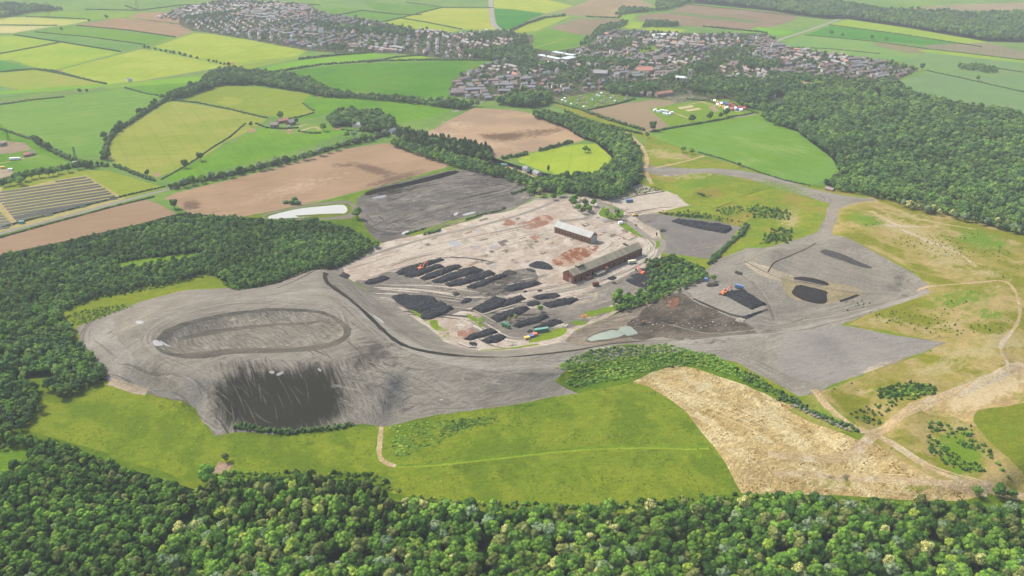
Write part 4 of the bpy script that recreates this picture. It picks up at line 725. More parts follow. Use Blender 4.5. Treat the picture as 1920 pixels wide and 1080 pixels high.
GAPS = ("366,950 380,955 345,1000 308,1040 300,1050 285,1040 300,1020 335,985", "1655,1190 1680,1100 1640,1060 1655,1190", "20,842 50,836 60,855 40,880 -20,900 -60,860", "895,950 905,950 925,1080 900,1080", "610,1045 640,1040 650,1060 600,1070")
Q = fill("-400,836 0,822 90,838 200,876 360,926 405,914 480,905 600,905 690,908 735,948 810,962 960,968 1200,972 1380,948 1560,952 1700,962 1840,968 1960,955 2320,1000 2320,1260 -400,1260", 4.05, GAPS)
px, py = topx(Q[:, 0], Q[:, 1], Q[:, 2]); pt = patchy(Q, 45, 5); n = len(Q)
idx = weights(n, [10, 10, 10, 9, 9, 9, 7, 7, 3.6, 3.6, 2.4, 2.4, 1.3, 1.1, 1, 0, 0, 0]); scl = RNG.uniform(.64, 1.06, n)
lw = (px < 370 - (py - 940) * .45); k = int(lw.sum()); idx[lw] = weights(k, [16, 16, 16, 10, 8, 8, 4, 3, .6, .6, 1, 1, .1, 0, 0, 3, 1, 3]); scl[lw] *= .80          # denser oak plantation on the left
md = (~lw) & (px < 760) & (py < 1010 + (px - 400) * .08); k = int(md.sum()); idx[md] = weights(k, [2, 2, 2, 2, 2, 2, 3, 3, .3, .3, .5, .5, 0, 0, 2, 26, 10, 14]); scl[md] *= 1.0   # narrow young trees in the middle
thin = RNG.uniform(0, 1, n) < np.where(lw | md, 1.0, .74); scl = np.where(lw | md, scl, scl * 1.14); Q, px, py, idx, scl = Q[thin], px[thin], py[thin], idx[thin], scl[thin]; n = len(Q)
vis = (px > 4) & (px < 1916) & (py < 1092); order = np.argsort(np.where(vis, -py, 1e9)); near = np.zeros(n, bool); near[order[:205]] = True
for i in np.where(near)[0]:
    kk = near_keys[idx[i]]; nm, lb, gp = near_lab[kk.rstrip('0123456789')]; place_tree(kk, Q[i], float(scl[i]), nm, lb, 'tree', gp, random.uniform(.85, 1.2))
scatter('woodland', Q[~near], idx[~near], scl[~near], near_keys, 'dense mixed broadleaf wood rising along the foreground below the grass bank')
mid_keys = ['far0', 'far1', 'far2', 'far3', 'far4', 'young0', 'young1', 'young2', 'pine0']
def wood(label, poly, step, w, s0, s1, holes=(), keys=mid_keys, grp=30, seed=3):
    Q = fill(poly, step, holes); n = len(Q); a = patchy(Q, grp, seed); i = weights(n, w); j = weights(n, [w[1], w[0], w[3], w[2], w[4]] + list(w[5:])); scatter('woodland', Q, np.where(a > .5, i, j), RNG.uniform(s0, s1, n) * (.85 + .3 * a), keys, label)
wood('young plantation wood filling the left side between the brown field and the grey tip', "-300,520 0,486 100,464 250,430 336,408 440,412 500,416 600,420 660,436 712,464 640,500 520,532 445,545 400,516 300,536 180,557 108,588 20,600 -300,640", 3.5, [5, 9, 5, 3, 3, 9, 1.4, 7, 0], .50, .78, ("205,500 250,488 375,474 382,484 300,495 240,506", "160,610 105,592 250,550 385,515 440,535"))
wood('rough scrub wood below the plantation on the left edge of the picture', "-300,600 20,602 110,588 132,618 146,655 196,702 204,716 150,735 120,752 80,730 60,742 84,772 40,808 0,822 -300,850", 4.6, [7, 8, 8, 6, 3, 2, 1, 1, 0], .62, 1.0, ("50,705 90,700 110,720 60,735", "-20,668 40,665 50,676 -20,682"))
wood('large dark oak wood spreading behind the hill on the right', "1430,222 1500,170 1530,158 1600,156 1670,158 1745,192 1920,222 2320,335 2320,545 1980,455 1800,405 1640,369 1590,358 1545,350 1576,328 1564,300 1494,248 1442,232", 6.8, [12, 5, 11, 4, 1.4, 0, 0, 0, 0], .8, 1.45, ("1640,175 1652,172 1654,188 1644,190", "1680,182 1700,184 1702,190 1682,188", "1515,228 1545,226 1545,236 1515,238"))
wood('pale and dark trees lining the foot of the right-hand hill', "1560,352 1640,360 1760,388 1900,420 1960,445 1960,458 1880,432 1760,400 1640,372 1570,360", 5.2, [4, 8, 5, 4, 6, 0, 0, 0, 0], .6, .9)
wood('long dark wood along the top right horizon', "1345,-22 1500,-6 1640,20 1780,28 1920,27 2320,30 2320,108 1920,78 1850,76 1700,50 1590,34 1545,34 1440,18 1320,4", 10.5, [12, 2, 10, 3, 0, 0, 0, 0, 0], 1.2, 1.7)
wood('belt of mature trees curving round the small green paddock', "990,368 1003,346 1030,340 1060,334 1112,333 1148,314 1152,296 1140,282 1120,270 1088,258 1060,240 1000,222 1010,214 1060,224 1110,240 1170,254 1200,286 1198,345 1150,378 1080,366 1060,362 1030,362", 5.4, [6, 8, 6, 3, 3, 0, 0, 0, 1], .85, 1.25)
wood('dense hazel and willow copse beside the long brick shed', "1208,492 1262,482 1320,506 1328,522 1280,545 1255,556 1230,565 1190,580 1160,588 1150,578 1150,562 1180,555 1198,548 1215,530", 3.8, [3, 7, 3, 4, 5, 3, 1, 1, 0], .40, .66)
wood('rounded dark copse beyond the farm cottage', "614,232 625,220 660,212 700,216 732,226 742,240 728,250 690,250 676,240 650,238 630,240", 6, [12, 2, 10, 2, 0, 0, 0, 0, 0], 1.1, 1.35)
wood('belt of pines between the two ploughed fields', "742,262 752,248 850,270 920,286 925,304 850,292 780,276", 5.2, [1, 1, 1, 0, 0, 0, 0, 0, 9], 1.0, 1.3)
wood('line of broadleaf trees south of the pine belt', "735,268 790,280 860,300 960,322 1000,340 996,352 940,336 850,314 780,292 735,276", 5.4, [4, 8, 4, 3, 4, 0, 0, 0, 0], .7, 1.05)
wood('dark wood on the far left horizon', "-300,-6 0,10 60,12 120,20 60,24 0,36 -300,50", 9, [12, 2, 10, 3, 0, 0, 0, 0, 0], 1.0, 1.4, ("-300,18 0,20 50,22 0,30 -300,34",))
wood('trees bunched at the joining of hedges left of the big green field', "385,148 400,138 440,132 470,140 530,142 590,158 622,176 640,184 600,182 560,172 480,160 440,160 410,162 345,184 320,190 305,190 340,176 380,160", 6.2, [10, 3, 8, 3, 0, 0, 0, 0, 0], .95, 1.35)
wood('belt of trees between the green field and the village road', "610,172 660,180 720,184 780,190 850,196 900,200 860,206 780,196 700,188 640,184", 6, [8, 4, 6, 3, 0, 0, 0, 0, 0], .8, 1.2)
wood('dark wooded island in the far right field', "1795,124 1830,123 1868,130 1868,137 1850,138 1800,130", 7, [12, 1, 10, 1, 0, 0, 0, 0, 0], .7, .9)
wood('dark trees between the church and the right-hand wood', "1380,188 1420,176 1500,172 1510,188 1480,192 1470,180 1440,184 1432,196 1400,206 1384,200", 7, [10, 2, 9, 3, 0, 0, 0, 0, 0], 1.0, 1.4)
wood('tall poplars and scrub at the village edge behind the ploughed field', "960,182 980,176 1030,180 1030,198 1000,204 960,200 930,196", 6, [8, 3, 6, 2, 0, 0, 0, 0, 4], 1.0, 1.5)
wood('woodland strip above the far brown fields', "1155,30 1165,18 1230,20 1230,8 1260,-4 1330,-4 1290,8 1250,20 1200,24 1180,26", 8.5, [12, 2, 10, 3, 0, 0, 0, 0, 0], 1.0, 1.3)
wood('square dark plantation among the far brown fields', "1204,52 1212,42 1272,45 1270,50", 7, [8, 0, 8, 0, 0, 0, 0, 0, 2], .9, 1.1)
# ---------------------------------------------------------------- hedges, each one a thing
def blobs(P, S, sub=1, seed=0, var=.3):
    rg = np.random.default_rng(seed); v0, f0 = ico(sub); n = len(P); J = 1 + rg.uniform(-var, var, (n, len(v0), 1)); V = v0[None] * J * np.asarray(S)[:, None, :] + np.asarray(P)[:, None, :]
    return V.reshape(-1, 3), (f0[None] + (np.arange(n) * len(v0))[:, None, None]).reshape(-1, 3)
def fast_obj(name, V, F, mat, parent=None):
    me = bpy.data.meshes.new(name); V = np.asarray(V, np.float32); F = np.asarray(F, np.int32); n, k = F.shape
    me.vertices.add(len(V)); me.vertices.foreach_set('co', V.ravel()); me.loops.add(n * k); me.loops.foreach_set('vertex_index', F.ravel())
    me.polygons.add(n); me.polygons.foreach_set('loop_start', np.arange(0, n * k, k, dtype=np.int32)); me.update(calc_edges=True); me.validate()
    for m in (mat if isinstance(mat, list) else [mat]): me.materials.append(m)
    o = bpy.data.objects.new(name, me); COL.objects.link(o); o.parent = parent; return o
HM = leaf_mat('hedge_leaves', [(.026, .062, .018), (.04, .085, .022), (.055, .10, .028)], k=(1.15, 1.0, 1.0))
def hedge(line, label, w=2.2, h=2.0, gaps=0.0, var=.35, name='hedgerow', mat=None):
    big = w >= 4; P = along(line, max(1.1, w * .5) * (.36 if big else 1), w * (.8 if big else .35)); 
    if gaps: P = P[RNG.uniform(0, 1, len(P)) > gaps]
    n = len(P); s = RNG.uniform(1 - var, 1 + var, n); k = .30 if big else .55; S = np.stack([w * k * s, w * k * s, h * (.42 if big else .62) * s], 1); P = P + np.stack([0 * s, 0 * s, h * (RNG.uniform(.15, .75, n) if big else .42 * s)], 1)
    V, F = blobs(P, S, 1, n); o = fast_obj(name, V, F, mat or HM); tag(o, label, 'hedge', 'hedges between the fields')
H = [
 ("5,135 65,130 110,138 200,158", "thin hedge above the pale left-edge field under the small teal triangle", 3, 2), ("0,101 60,90 115,79", "short hedge between the two left-edge yellow-green fields", 4, 2.4), ("28,66 115,79 225,97", "hedge below the two teal strips at far left", 5, 2.6), ("65,60 170,70 272,84", "hedge parting the two long teal strips", 4, 2.4),
 ("145,48 240,57 330,70", "hedge along the lower edge of the far brown field", 4, 2.4), ("0,47 105,48", "straight hedge parting two cream fields at far left", 4, 2.2), ("50,32 100,33 160,36", "dark hedge above the cream fields at far left", 5, 2.6), ("65,129 104,134 150,147 200,158", "hedge climbing to the railway left of the big yellow field", 5, 2.8),
 ("0,135 30,131 65,129", "hedge closing the small dark green triangle at the left edge", 4, 2), ("235,165 275,176 312,182", "narrow hedge between the two green fields below the railway crossing", 3, 2.2), ("325,188 370,193 430,205 500,222", "long double hedge under the yellow-green field by the copse", 4, 2.4), ("568,194 578,202 588,208", "kinked hedge at the right end of the olive field", 2.6, 2),
 ("588,212 560,220 535,224", "hedge running down to the farm from the olive field", 2.4, 2), ("0,197 60,188 120,182", "scrubby hedge on the lower side of the railway at left", 4, 2.4), ("460,232 430,258 400,276", "thin hedge dropping from the farm between yellow and bright fields", 2.0, 1.6), ("400,276 360,304 330,322 302,337", "hedge between the yellow field and bright tramlined field with two round trees", 2, 1.6),
 ("0,242 30,252 60,262 110,285", "hedge between the pasture and the left paddocks", 3.2, 2.6), ("60,260 90,280 130,300 165,310", "thick bushy hedge behind the small solar plot", 6, 5), ("0,346 40,330 100,320 150,312 200,312", "broad dark tree hedge between the two solar plots", 7, 6), ("0,428 50,414 130,394 240,366 310,350", "roadside hedge between road and large solar plot", 2, 1.7),
 ("0,446 100,418 200,391 290,369", "hedge on the ploughed side of the lower left road", 2.2, 1.6), ("200,275 205,262 218,248 240,235 270,214 300,196 315,186", "tall bushy hedge curving along the left of the yellow field", 6, 6), ("194,300 200,290 200,278", "clump of hedge at the foot of the field lane", 7, 6), ("215,312 235,320 262,330 290,340", "ragged hedge under the yellow field towards the big ploughed field", 5, 4),
 ("318,355 345,346 400,336 480,318 540,303 600,287 640,274 700,262 735,250", "tall hedge belt above the long ploughed field", 6, 6), ("480,131 500,139 530,143", "hedge spur off the tree belt above the green field", 5, 3.5), ("500,138 600,122 700,115 800,113 880,113 935,114", "long dark hedge along the top of the great green field", 6, 4), ("560,112 640,103 700,99", "hedge under the first village bordering narrow pasture", 7, 4.5),
 ("690,118 740,108 790,104", "hedge between two narrow pastures below the village", 4, 3), ("752,34 800,42 865,55", "hedge between pale and green fields beyond the village", 4, 2.4), ("712,43 750,34 830,14", "hedge rising between two fields beyond the first village", 4, 2.6), ("620,31 680,20 750,28 790,28", "hedge over the green field beyond the first village", 5, 3),
 ("760,4 830,14 925,15", "straight far hedge beside the distant road", 4, 2.4), ("260,20 340,10 480,4 600,10", "far hedge at the top left skyline", 5, 3), ("160,18 260,20 235,11", "short far hedge with a bend at top left", 5, 3), ("956,58 990,44 1022,34 1060,30", "tree-like hedge above the sewage fields beyond town", 8, 6),
 ("1100,32 1160,34 1166,24", "hedge between brown and yellow fields beyond town", 6, 4), ("1130,68 1160,46 1168,38", "hedge climbing beside the brown field beyond town", 7, 5), ("1290,8 1440,24 1550,36", "far hedge under the top right wood", 4, 2.4), ("1320,50 1400,58 1440,62", "bushy hedge behind the north-east housing", 6, 4),
 ("1510,66 1640,78 1740,92 1920,113", "long thin hedge through the far right fields", 4, 2), ("1556,47 1700,66 1840,88", "thin hedge under the far right yellow field", 3.6, 2), ("1470,88 1560,92 1650,101", "hedge between far teal and green strips on the right", 3, 1.8), ("1740,133 1800,146 1920,173", "hedge between the two big far right fields", 3, 2),
 ("1840,124 1880,130 1920,136", "broken far hedge right of the dark wooded island", 3, 2), ("1095,209 1150,228 1208,245", "scrubby hedge beside the old railway path and brown field", 6, 4), ("1060,210 1100,226 1150,240 1205,252", "hedge between the path and the brown allotment field", 5, 3.5), ("1220,248 1262,240 1300,234 1368,222", "hedge between fairground field and bright green field", 3, 2.4),
 ("1310,286 1360,300 1420,322 1470,338 1520,349", "thin fence-line hedge below the bright green field on the right", 1.8, 1.6), ("1288,186 1330,190 1368,203", "dark hedge around the cemetery", 4, 2.6), ("1368,192 1400,206 1422,213", "hedge behind the fairground", 3, 2.4), ("1365,220 1395,216 1414,211", "low clipped hedge by the fairground gate", 2.4, 2),
 ("1030,190 1096,208 1150,197 1190,186", "hedge round the allotments", 3.6, 2.6), ("940,298 965,294 990,290", "rounded hedge trees at the left end of the little paddock", 7, 5), ("1012,284 1040,276 1070,268", "three rounded bushes along the paddock's upper edge", 5.5, 4.5), ("1150,340 1200,338 1205,330", "low hedge under the paddock belt", 3, 2),
 ("1400,424 1385,445 1365,462 1345,480 1332,496", "bushy screen between coal stockyard and grassy slope", 6, 4), ("960,364 985,356 1000,350", "bushes between the dark washery ground and the trees", 5, 3), ("540,382 555,380 562,382", "clump of bushes beside the long white pond", 10, 5), ("795,440 815,436 825,432", "scrubby bushes on the strip above the yard", 4, 3), ("760,440 780,434 798,428", "low weeds along the washery edge", 3, 1.6),
 ("875,412 900,403 940,394", "weedy line between washery ground and yard", 2.4, 1.4), ("1460,745 1500,760 1560,792 1610,806", "low scrub beside the bouldered ditch", 4, 2), ("440,798 480,806 540,812 600,806 660,797", "bushy lip under the black slope", 4, 2.6), ("480,232 500,240 530,242 560,240", "garden hedge on the near side of the brick farm", 3, 2.2), ("560,246 580,250 602,250", "hedge round the small horse paddock", 2.4, 2), ("640,243 665,246 700,248", "hedge in front of the cream cottage", 2.4, 2)]
for l_, lab, w_, h_ in H: hedge(l_, lab, w_, h_, 0)
# ---------------------------------------------------------------- single trees one can point to
def tree_at(key, px, py, s, label, cat='tree', name=None, group=None, st=1.0):
    p = G1(px, py); p[2] -= .1; place_tree(key, p, s, name or ('bush' if key[:4] == 'bush' else 'broadleaf_tree' if key[:4] != 'pine' else 'pine_tree'), label, cat, group, st)
for k, x, y, s, lab in [
 ('dark0', 376, 302, 1.35, 'round oak on the hedge between yellow and bright green fields, upper of two'), ('dark1', 347, 315, 1.35, 'round oak on the yellow field hedge, lower of two'), ('dark2', 277, 330, .9, 'small round tree at the bottom corner of the yellow field'),
 ('dark0', 328, 392, 1.35, 'lone round tree at the corner of two ploughed fields'), ('dark1', 526, 224, 1.5, 'large dark tree behind the brick farmhouse'), ('dark2', 471, 238, .9, 'small dark tree at the left edge of the farm garden'), ('mid0', 607, 246, 1.5, 'broad tree at the right end of the farm paddock'),
 ('dark1', 556, 232, 1.0, 'tree against the farm barn gable'), ('dark0', 1223, 246, 1.7, 'big spreading oak at the corner of brown and green fields'), ('dark1', 1297, 231, 1.6, 'dark oak on the hedge below the fairground field, between two others'), ('dark2', 1331, 226, 1.5, 'tree on the hedge just left of the fairground trees'),
 ('dark0', 1362, 219, 1.6, 'tall tree beside the fairground entrance'), ('dark1', 1351, 222, 1.1, 'lower tree touching the tall fairground tree'), ('dark2', 1213, 258, .9, 'little tree below the big spreading oak'), ('mid1', 1097, 286, 1.1, 'larger of two small trees out in the lime green paddock'),
 ('mid2', 1104, 286, .7, 'smaller of two small trees out in the lime green paddock'), ('mid0', 1280, 286, 1.1, 'left tree of the pair on the sandy corner of the hill path'), ('mid1', 1296, 289, 1.0, 'right tree of the pair on the sandy corner of the hill path'), ('dark0', 1386, 313, .7, 'small bush tree on the fence line under the bright field'),
 ('mid2', 670, 410, 1.4, 'round pale tree between white pond and dark washery ground'), ('dark2', 116, 58, 1.0, 'tree at the meeting of hedges near the cream fields'), ('dark1', 167, 41, 1.0, 'lone tree beside the far cream field'), ('dark0', 200, 36, 1.4, 'pair-like tree at the left tip of the far brown field'),
 ('pine0', 1028, 322, .9, 'slim poplar standing above the cottage trees by the paddock'), ('pine0', 1231, 443, .45, 'small conical shrub alone on the grey roundabout'), ('mid1', 1013, 585, .75, 'lone upright tree between coal heaps and the dirt road'), ('olive0', 967, 600, .6, 'brownish bush at the edge of the coal rows, right of two'),
 ('olive1', 955, 604, .5, 'brownish bush at the edge of the coal rows, left of two'), ('mid0', 1338, 527, .7, 'round shrub near the blue drum by the stockyard'), ('mid1', 1138, 408, .9, 'bushy tree at the fork of the yard roads'), ('light0', 1137, 402, 1.0, 'bright green tree at the head of the triangular lawn'),
 ('mid2', 1154, 412, .95, 'middle round tree on the triangular lawn'), ('mid0', 1164, 413, .9, 'right round tree on the triangular lawn'), ('light1', 1144, 410, .8, 'left low tree on the triangular lawn'), ('olive0', 424, 866, .75, 'dark bush over the small bare bank in the meadow'),
 ('dark0', 1192, 425, .35, 'tiny dark bush on the curved lawn beside the road'), ('dark1', 1558, 66, 1.4, 'leftmost of the four lone trees in the far teal field'), ('dark2', 1579, 69, 1.0, 'second from left of the four lone trees in the far teal field'), ('dark0', 1634, 74, 1.2, 'third from left of the four lone trees in the far teal field'),
 ('dark1', 1661, 77, 1.1, 'rightmost of the four lone trees in the far teal field'), ('dark2', 1833, 151, 1.1, 'lone round tree on the far right field hedge'), ('dark0', 1728, 131, 1.5, 'tree at the tip of the eastern housing'), ('dark0', 150, 175, 1.0, 'small tree on the railway bank left of centre crossing'), ('dark2', 163, 174, .8, 'small tree on the railway bank beside the crossing'),
 ('mid0', 1830, 930, .8, 'bush tree at the right end of the bottom dirt track, left of three'), ('dark2', 1872, 932, 1.0, 'dark tree at the end of the bottom dirt track, middle of three'), ('dark1', 1895, 936, .8, 'dark tree at the end of the bottom dirt track, right of three'), ('mid1', 390, 908, 1.5, 'big dark tree leaning out of the wood edge near the bare bank')]:
    tree_at(k, x, y, s, lab)
for x, y in [(272, 92), (279, 93), (292, 95), (302, 98), (312, 100), (320, 101), (326, 103), (338, 105), (347, 108), (358, 110), (370, 112), (392, 117), (401, 118), (407, 119), (414, 122), (421, 124), (429, 125)]:
    tree_at(random.choice(['dark0', 'dark1', 'dark2']), x, y, random.uniform(.7, 1.15), 'small round tree in the dotted row between two far yellow-green fields', group='dotted row of trees between far yellow fields')
for x, y in [(90, 282), (76, 276), (70, 270)]: tree_at('dark0', x, y, 1.4, 'large round tree in the clump above the small solar plot', group='clump of trees above the small solar plot')
for x, y in [(196, 262), (200, 268), (202, 300), (196, 296), (214, 252), (262, 216), (282, 205), (292, 196), (304, 188), (272, 212), (288, 202), (226, 240), (222, 246)]: tree_at(random.choice(['dark1', 'dark2', 'mid0']), x, y, random.uniform(1.0, 1.5), 'dark round tree in the bushy hedge curving beside the yellow field', group='trees of the curving hedge beside the yellow field')
for i, (x, y) in enumerate([(330, 352), (345, 349), (360, 345), (380, 342), (398, 336), (415, 333), (432, 331), (450, 325), (470, 320), (488, 318), (503, 315), (520, 309), (536, 305), (552, 302), (570, 298), (583, 296), (600, 290), (615, 285), (630, 280), (645, 274), (655, 271), (668, 268), (682, 264), (695, 262), (706, 256), (650, 258), (664, 256), (680, 250), (700, 246), (722, 254)]):
    tree_at(['mid0', 'grey0', 'dark1', 'mid2', 'grey1'][i % 5], x, y + 2, random.uniform(1.0, 1.45), 'tree in the tall belt above the long ploughed field', group='tree belt above the long ploughed field')
for i, (x, y) in enumerate([(8, 350), (20, 348), (34, 344), (48, 340), (60, 336), (75, 333), (92, 331), (110, 326), (128, 323), (146, 318), (160, 314), (170, 316), (100, 330), (40, 348)]):
    tree_at(['dark0', 'mid1', 'dark2'][i % 3], x, y, random.uniform(.95, 1.3), 'tree in the dark shelter belt between the two solar plots', group='shelter belt between the solar plots')
for i, (x, y) in enumerate([(1078, 375), (1088, 372), (1074, 385), (1096, 384), (1084, 392), (1100, 392), (1112, 384), (1092, 398), (1104, 396), (1038, 372), (1050, 366), (1012, 366)]):
    tree_at(['mid0', 'dark1', 'mid2', 'olive0'][i % 4], x, y + 3, random.uniform(.9, 1.4), 'tree in the clump between the yard entrance roads', group='clump between the yard entrance roads')
for i, (x, y) in enumerate([(1155, 565), (1166, 568), (1176, 570), (1186, 566), (1197, 562), (1208, 560), (1220, 553), (1232, 548), (1244, 545), (1160, 557)]):
    tree_at(['mid0', 'dark1', 'mid2'][i % 3], x, y, random.uniform(.7, 1.15), 'round tree in the row between the yard and the burnt shale', group='row of trees between yard and shale')
for i in range(34):
    t = random.uniform(0, 1) ** .8; x = 1690 + t * 235; y = 388 + t * 52 + random.uniform(-3, 3)
    tree_at(['grey0', 'grey1', 'bloom0', 'olive0'][i % 4], x, y, random.uniform(.6, 1.15), 'pale hawthorn or willow crowding the foot of the right-hand hill', name='hawthorn_tree', group='pale trees along the hill foot')
# ---------------------------------------------------------------- scrub, nobody could count it
bush_keys = ['bush0', 'bush1', 'bush2', 'young0']
def scrub(label, poly, step, s0, s1, w=(4, 4, 2, 0), keep=1.0, holes=(), grp=20, seed=1, low=None):
    Q = fill(poly, step, holes, .5)
    if keep < 1: a = patchy(Q, grp, seed); Q = Q[a + RNG.uniform(-.15, .15, len(Q)) < keep]
    scatter('scrub', Q, weights(len(Q), w), RNG.uniform(s0, s1, len(Q)), bush_keys, label, None if low is None else RNG.uniform(.6, 1.3, len(Q)) * low)
scrub('low green thicket on the bank between grey spoil and meadow', "1040,690 1072,668 1112,656 1190,648 1250,645 1290,656 1340,666 1400,700 1480,742 1496,756 1400,716 1330,690 1290,684 1230,690 1190,704 1130,716 1085,728 1062,716 1078,700", 1.9, .4, .85, (10, 1.5, 2.5, 0), low=.5)
scrub('tangled scrub patch on the meadow beside the track', "728,800 760,792 850,786 930,780 934,790 880,806 840,822 790,842 745,862 735,840 740,815", 2.0, .3, .65, (9, 1, 1.5, 0), .97, grp=8, low=.5)
scrub('low green scrub left of the grey tip', "125,592 150,584 200,574 235,572 250,577 210,588 165,606 135,610", 2.4, .3, .55, (5, 1, 5, 0))
scrub('dark dotted gorse inside the dirt track fork', "1735,812 1760,810 1800,838 1840,846 1888,900 1900,905 1880,880 1850,838 1815,800 1830,796 1800,806 1760,790 1745,790 1738,800 1742,850 1790,880 1850,893 1846,880", 2.7, .35, .75, (3, 7, 1, 0), .75, grp=7)
scrub('dark dotted gorse on the bare hillside above the big track', "1535,735 1580,722 1650,700 1660,712 1720,713 1756,722 1752,738 1700,752 1670,770 1640,800 1600,785 1560,755", 3.4, .3, .7, (3, 7, 1, 0), .52, grp=9)
scrub('thick dark gorse bank on the bare hillside', "1640,730 1680,722 1715,716 1752,724 1756,738 1716,742 1680,744 1648,748", 2.2, .4, .8, (3, 7, 1, 0), .8, grp=8)
scrub('dotted young birches on the grassy slope right of the coal stockyard', "1390,395 1420,388 1480,395 1490,420 1480,460 1420,462 1445,430 1400,415", 3.6, .5, .95, (2, 4, 1, 1), .62, grp=12)
scrub('clumpy weeds on the grassy slope behind the stockyard', "1340,396 1360,388 1410,384 1460,390 1440,400 1390,400 1360,404", 3.2, .35, .7, (5, 3, 3, 0), .6)
scrub('weeds along the stockyard top', "1255,398 1290,394 1340,404 1390,414 1396,426 1370,420 1300,406 1262,402", 3.4, .3, .6, (3, 6, 1, 0), .55)
scrub('bushes around the straight ditch of boulders', "1375,690 1410,700 1450,725 1480,740 1500,756 1470,752 1420,728 1380,706", 2.8, .4, .8, (4, 6, 2, 0))
scrub('rough weeds around the light concrete pads', "1128,378 1150,362 1180,348 1190,352 1232,350 1240,356 1195,366 1150,378", 3, .3, .6, (5, 2, 5, 0), .6)
scrub('scattered gorse on the right-hand hill', "1580,560 1700,560 1880,545 1900,600 1860,640 1780,640 1700,620 1600,606", 5, .2, .45, (2, 7, 1, 0), .38, grp=8)
scrub('scattered gorse on the sandy hillside above', "1620,400 1760,400 1900,470 1890,520 1760,530 1690,480 1600,440", 5, .2, .4, (2, 6, 2, 0), .32, grp=10)
scrub('bushes dotted along the front of the bottom wood', "690,880 760,928 900,944 1100,946 1380,924 1500,928 1700,944 1830,950 1830,960 1600,948 1380,938 1100,958 800,946 700,905", 3.0, .5, 1.0, (5, 5, 4, 0), .85)
scrub('bushes dotted along the left edge of the bottom wood', "0,806 90,824 200,862 365,912 400,890 470,884 690,888 690,900 400,905 200,878 0,822", 3.2, .5, 1.0, (5, 5, 4, 0), .8)
scrub('ragged bushes at the lip of the plantation', "104,582 180,556 300,536 400,512 440,540 560,516 640,495 690,470 690,478 640,500 560,522 445,544 400,516 300,541 180,562 110,590", 3, .4, .8, (5, 4, 4, 0), .8)
scrub('rough tussocks and thistles dotted through the near meadow', "60,735 300,760 400,830 700,805 900,790 1180,730 1280,790 1380,915 1100,935 780,925 690,880 400,880 220,845 80,800", 6.0, .12, .30, (4, 2, 4, 0), .45, grp=14, low=.6)
scrub('dead grass clumps in the cleared straw field', "1210,722 1290,692 1480,772 1600,840 1700,900 1560,920 1400,915 1330,820", 6.5, .10, .26, (2, 2, 5, 0), .4, grp=10, low=.6)
# ---------------------------------------------------------------- village: the nearest 300 houses are objects, the rest one mass
WALL = {'brick': flatm('brick_wall', (.20, .135, .115), .9, .15, .5, raw=True), 'cream': flatm('cream_render', (.42, .37, .29), .9, .08, .5, raw=True), 'white': flatm('white_render', (.55, .53, .49), .9, .06, .5, raw=True)}
ROOF = {'brown': flatm('brown_tiles', (.20, .15, .13), .85, .25, .6, raw=True), 'grey': flatm('grey_slates', (.19, .185, .185), .8, .2, .6, raw=True), 'red': flatm('terracotta_tiles', (.30, .14, .09), .85, .2, .6, raw=True)}
GLASS = flatm('window_glass', (.04, .05, .06), .2, .1, 1, raw=True); DOORM = flatm('door_paint', (.12, .08, .06), .6, .1, 1, raw=True)
def house_mesh(w, d, e, r, wall, roof, chim=1, wing=0, wins=3):
    m = MB(); rz = e + r
    m.add([(-w/2, -d/2, 0), (w/2, -d/2, 0), (w/2, d/2, 0), (-w/2, d/2, 0), (-w/2, -d/2, e), (w/2, -d/2, e), (w/2, d/2, e), (-w/2, d/2, e), (-w/2, 0, rz), (w/2, 0, rz)],
          [(0, 1, 5, 4), (2, 3, 7, 6), (1, 2, 6, 9, 5), (3, 0, 4, 8, 7)], 0)
    o = .35; t = .18; y = d / 2 + o; ze = e - o * r / (d / 2)
    for s in (-1, 1): m.add([(-w/2 - o, s * y, ze + .02), (w/2 + o, s * y, ze + .02), (w/2 + o, 0, rz + .02), (-w/2 - o, 0, rz + .02), (-w/2 - o, s * y, ze + t + .02), (w/2 + o, s * y, ze + t + .02), (w/2 + o, 0, rz + t + .02), (-w/2 - o, 0, rz + t + .02)],
                      [(0, 1, 2, 3), (7, 6, 5, 4), (4, 5, 1, 0), (5, 6, 2, 1), (7, 4, 0, 3)], 1)
    for i in range(chim): cx = -w/2 + .9 + i * (w - 1.8); m.box(cx - .4, cx + .4, -.5, .5, rz - .6, rz + 1.2, 0)
    for s in (-1, 1):
        for i in range(wins):
            x = -w/2 + w * (i + .5) / wins
            for z in ((1.0, e - 1.7) if e > 4 else (1.0,)): m.box(x - .6, x + .6, s * (d/2) - .03, s * (d/2) + .03, z, z + 1.15, 2)
    if wing: m.box(w/2 - 3.4, w/2 - .2, -d/2 - 2.6, -d/2 + .01, 0, e * .55, 0); m.box(w/2 - 3.6, w/2, -d/2 - 2.8, -d/2 + .02, e * .55, e * .55 + .3, 1)
    me = bpy.data.meshes.new('house'); me.from_pydata([tuple(v) for v in m.V], [], m.F)
    for mm in (WALL[wall], ROOF[roof], GLASS): me.materials.append(mm)
    me.polygons.foreach_set('material_index', m.M); return me
HK = []
for wn in ('brick', 'cream', 'white'):
    for rn in ('brown', 'grey', 'red'):
        HK.append(('detached', wn, rn, house_mesh(9, 8, 5, 2.8, wn, rn, 1, 1))); HK.append(('semi-detached', wn, rn, house_mesh(14, 8, 5, 2.8, wn, rn, 2, 0, 4)))
HK.append(('terraced', 'brick', 'grey', house_mesh(30, 8, 5, 2.8, 'brick', 'grey', 2, 0, 8))); HK.append(('terraced', 'brick', 'brown', house_mesh(26, 8, 5, 2.8, 'brick', 'brown', 2, 0, 7)))
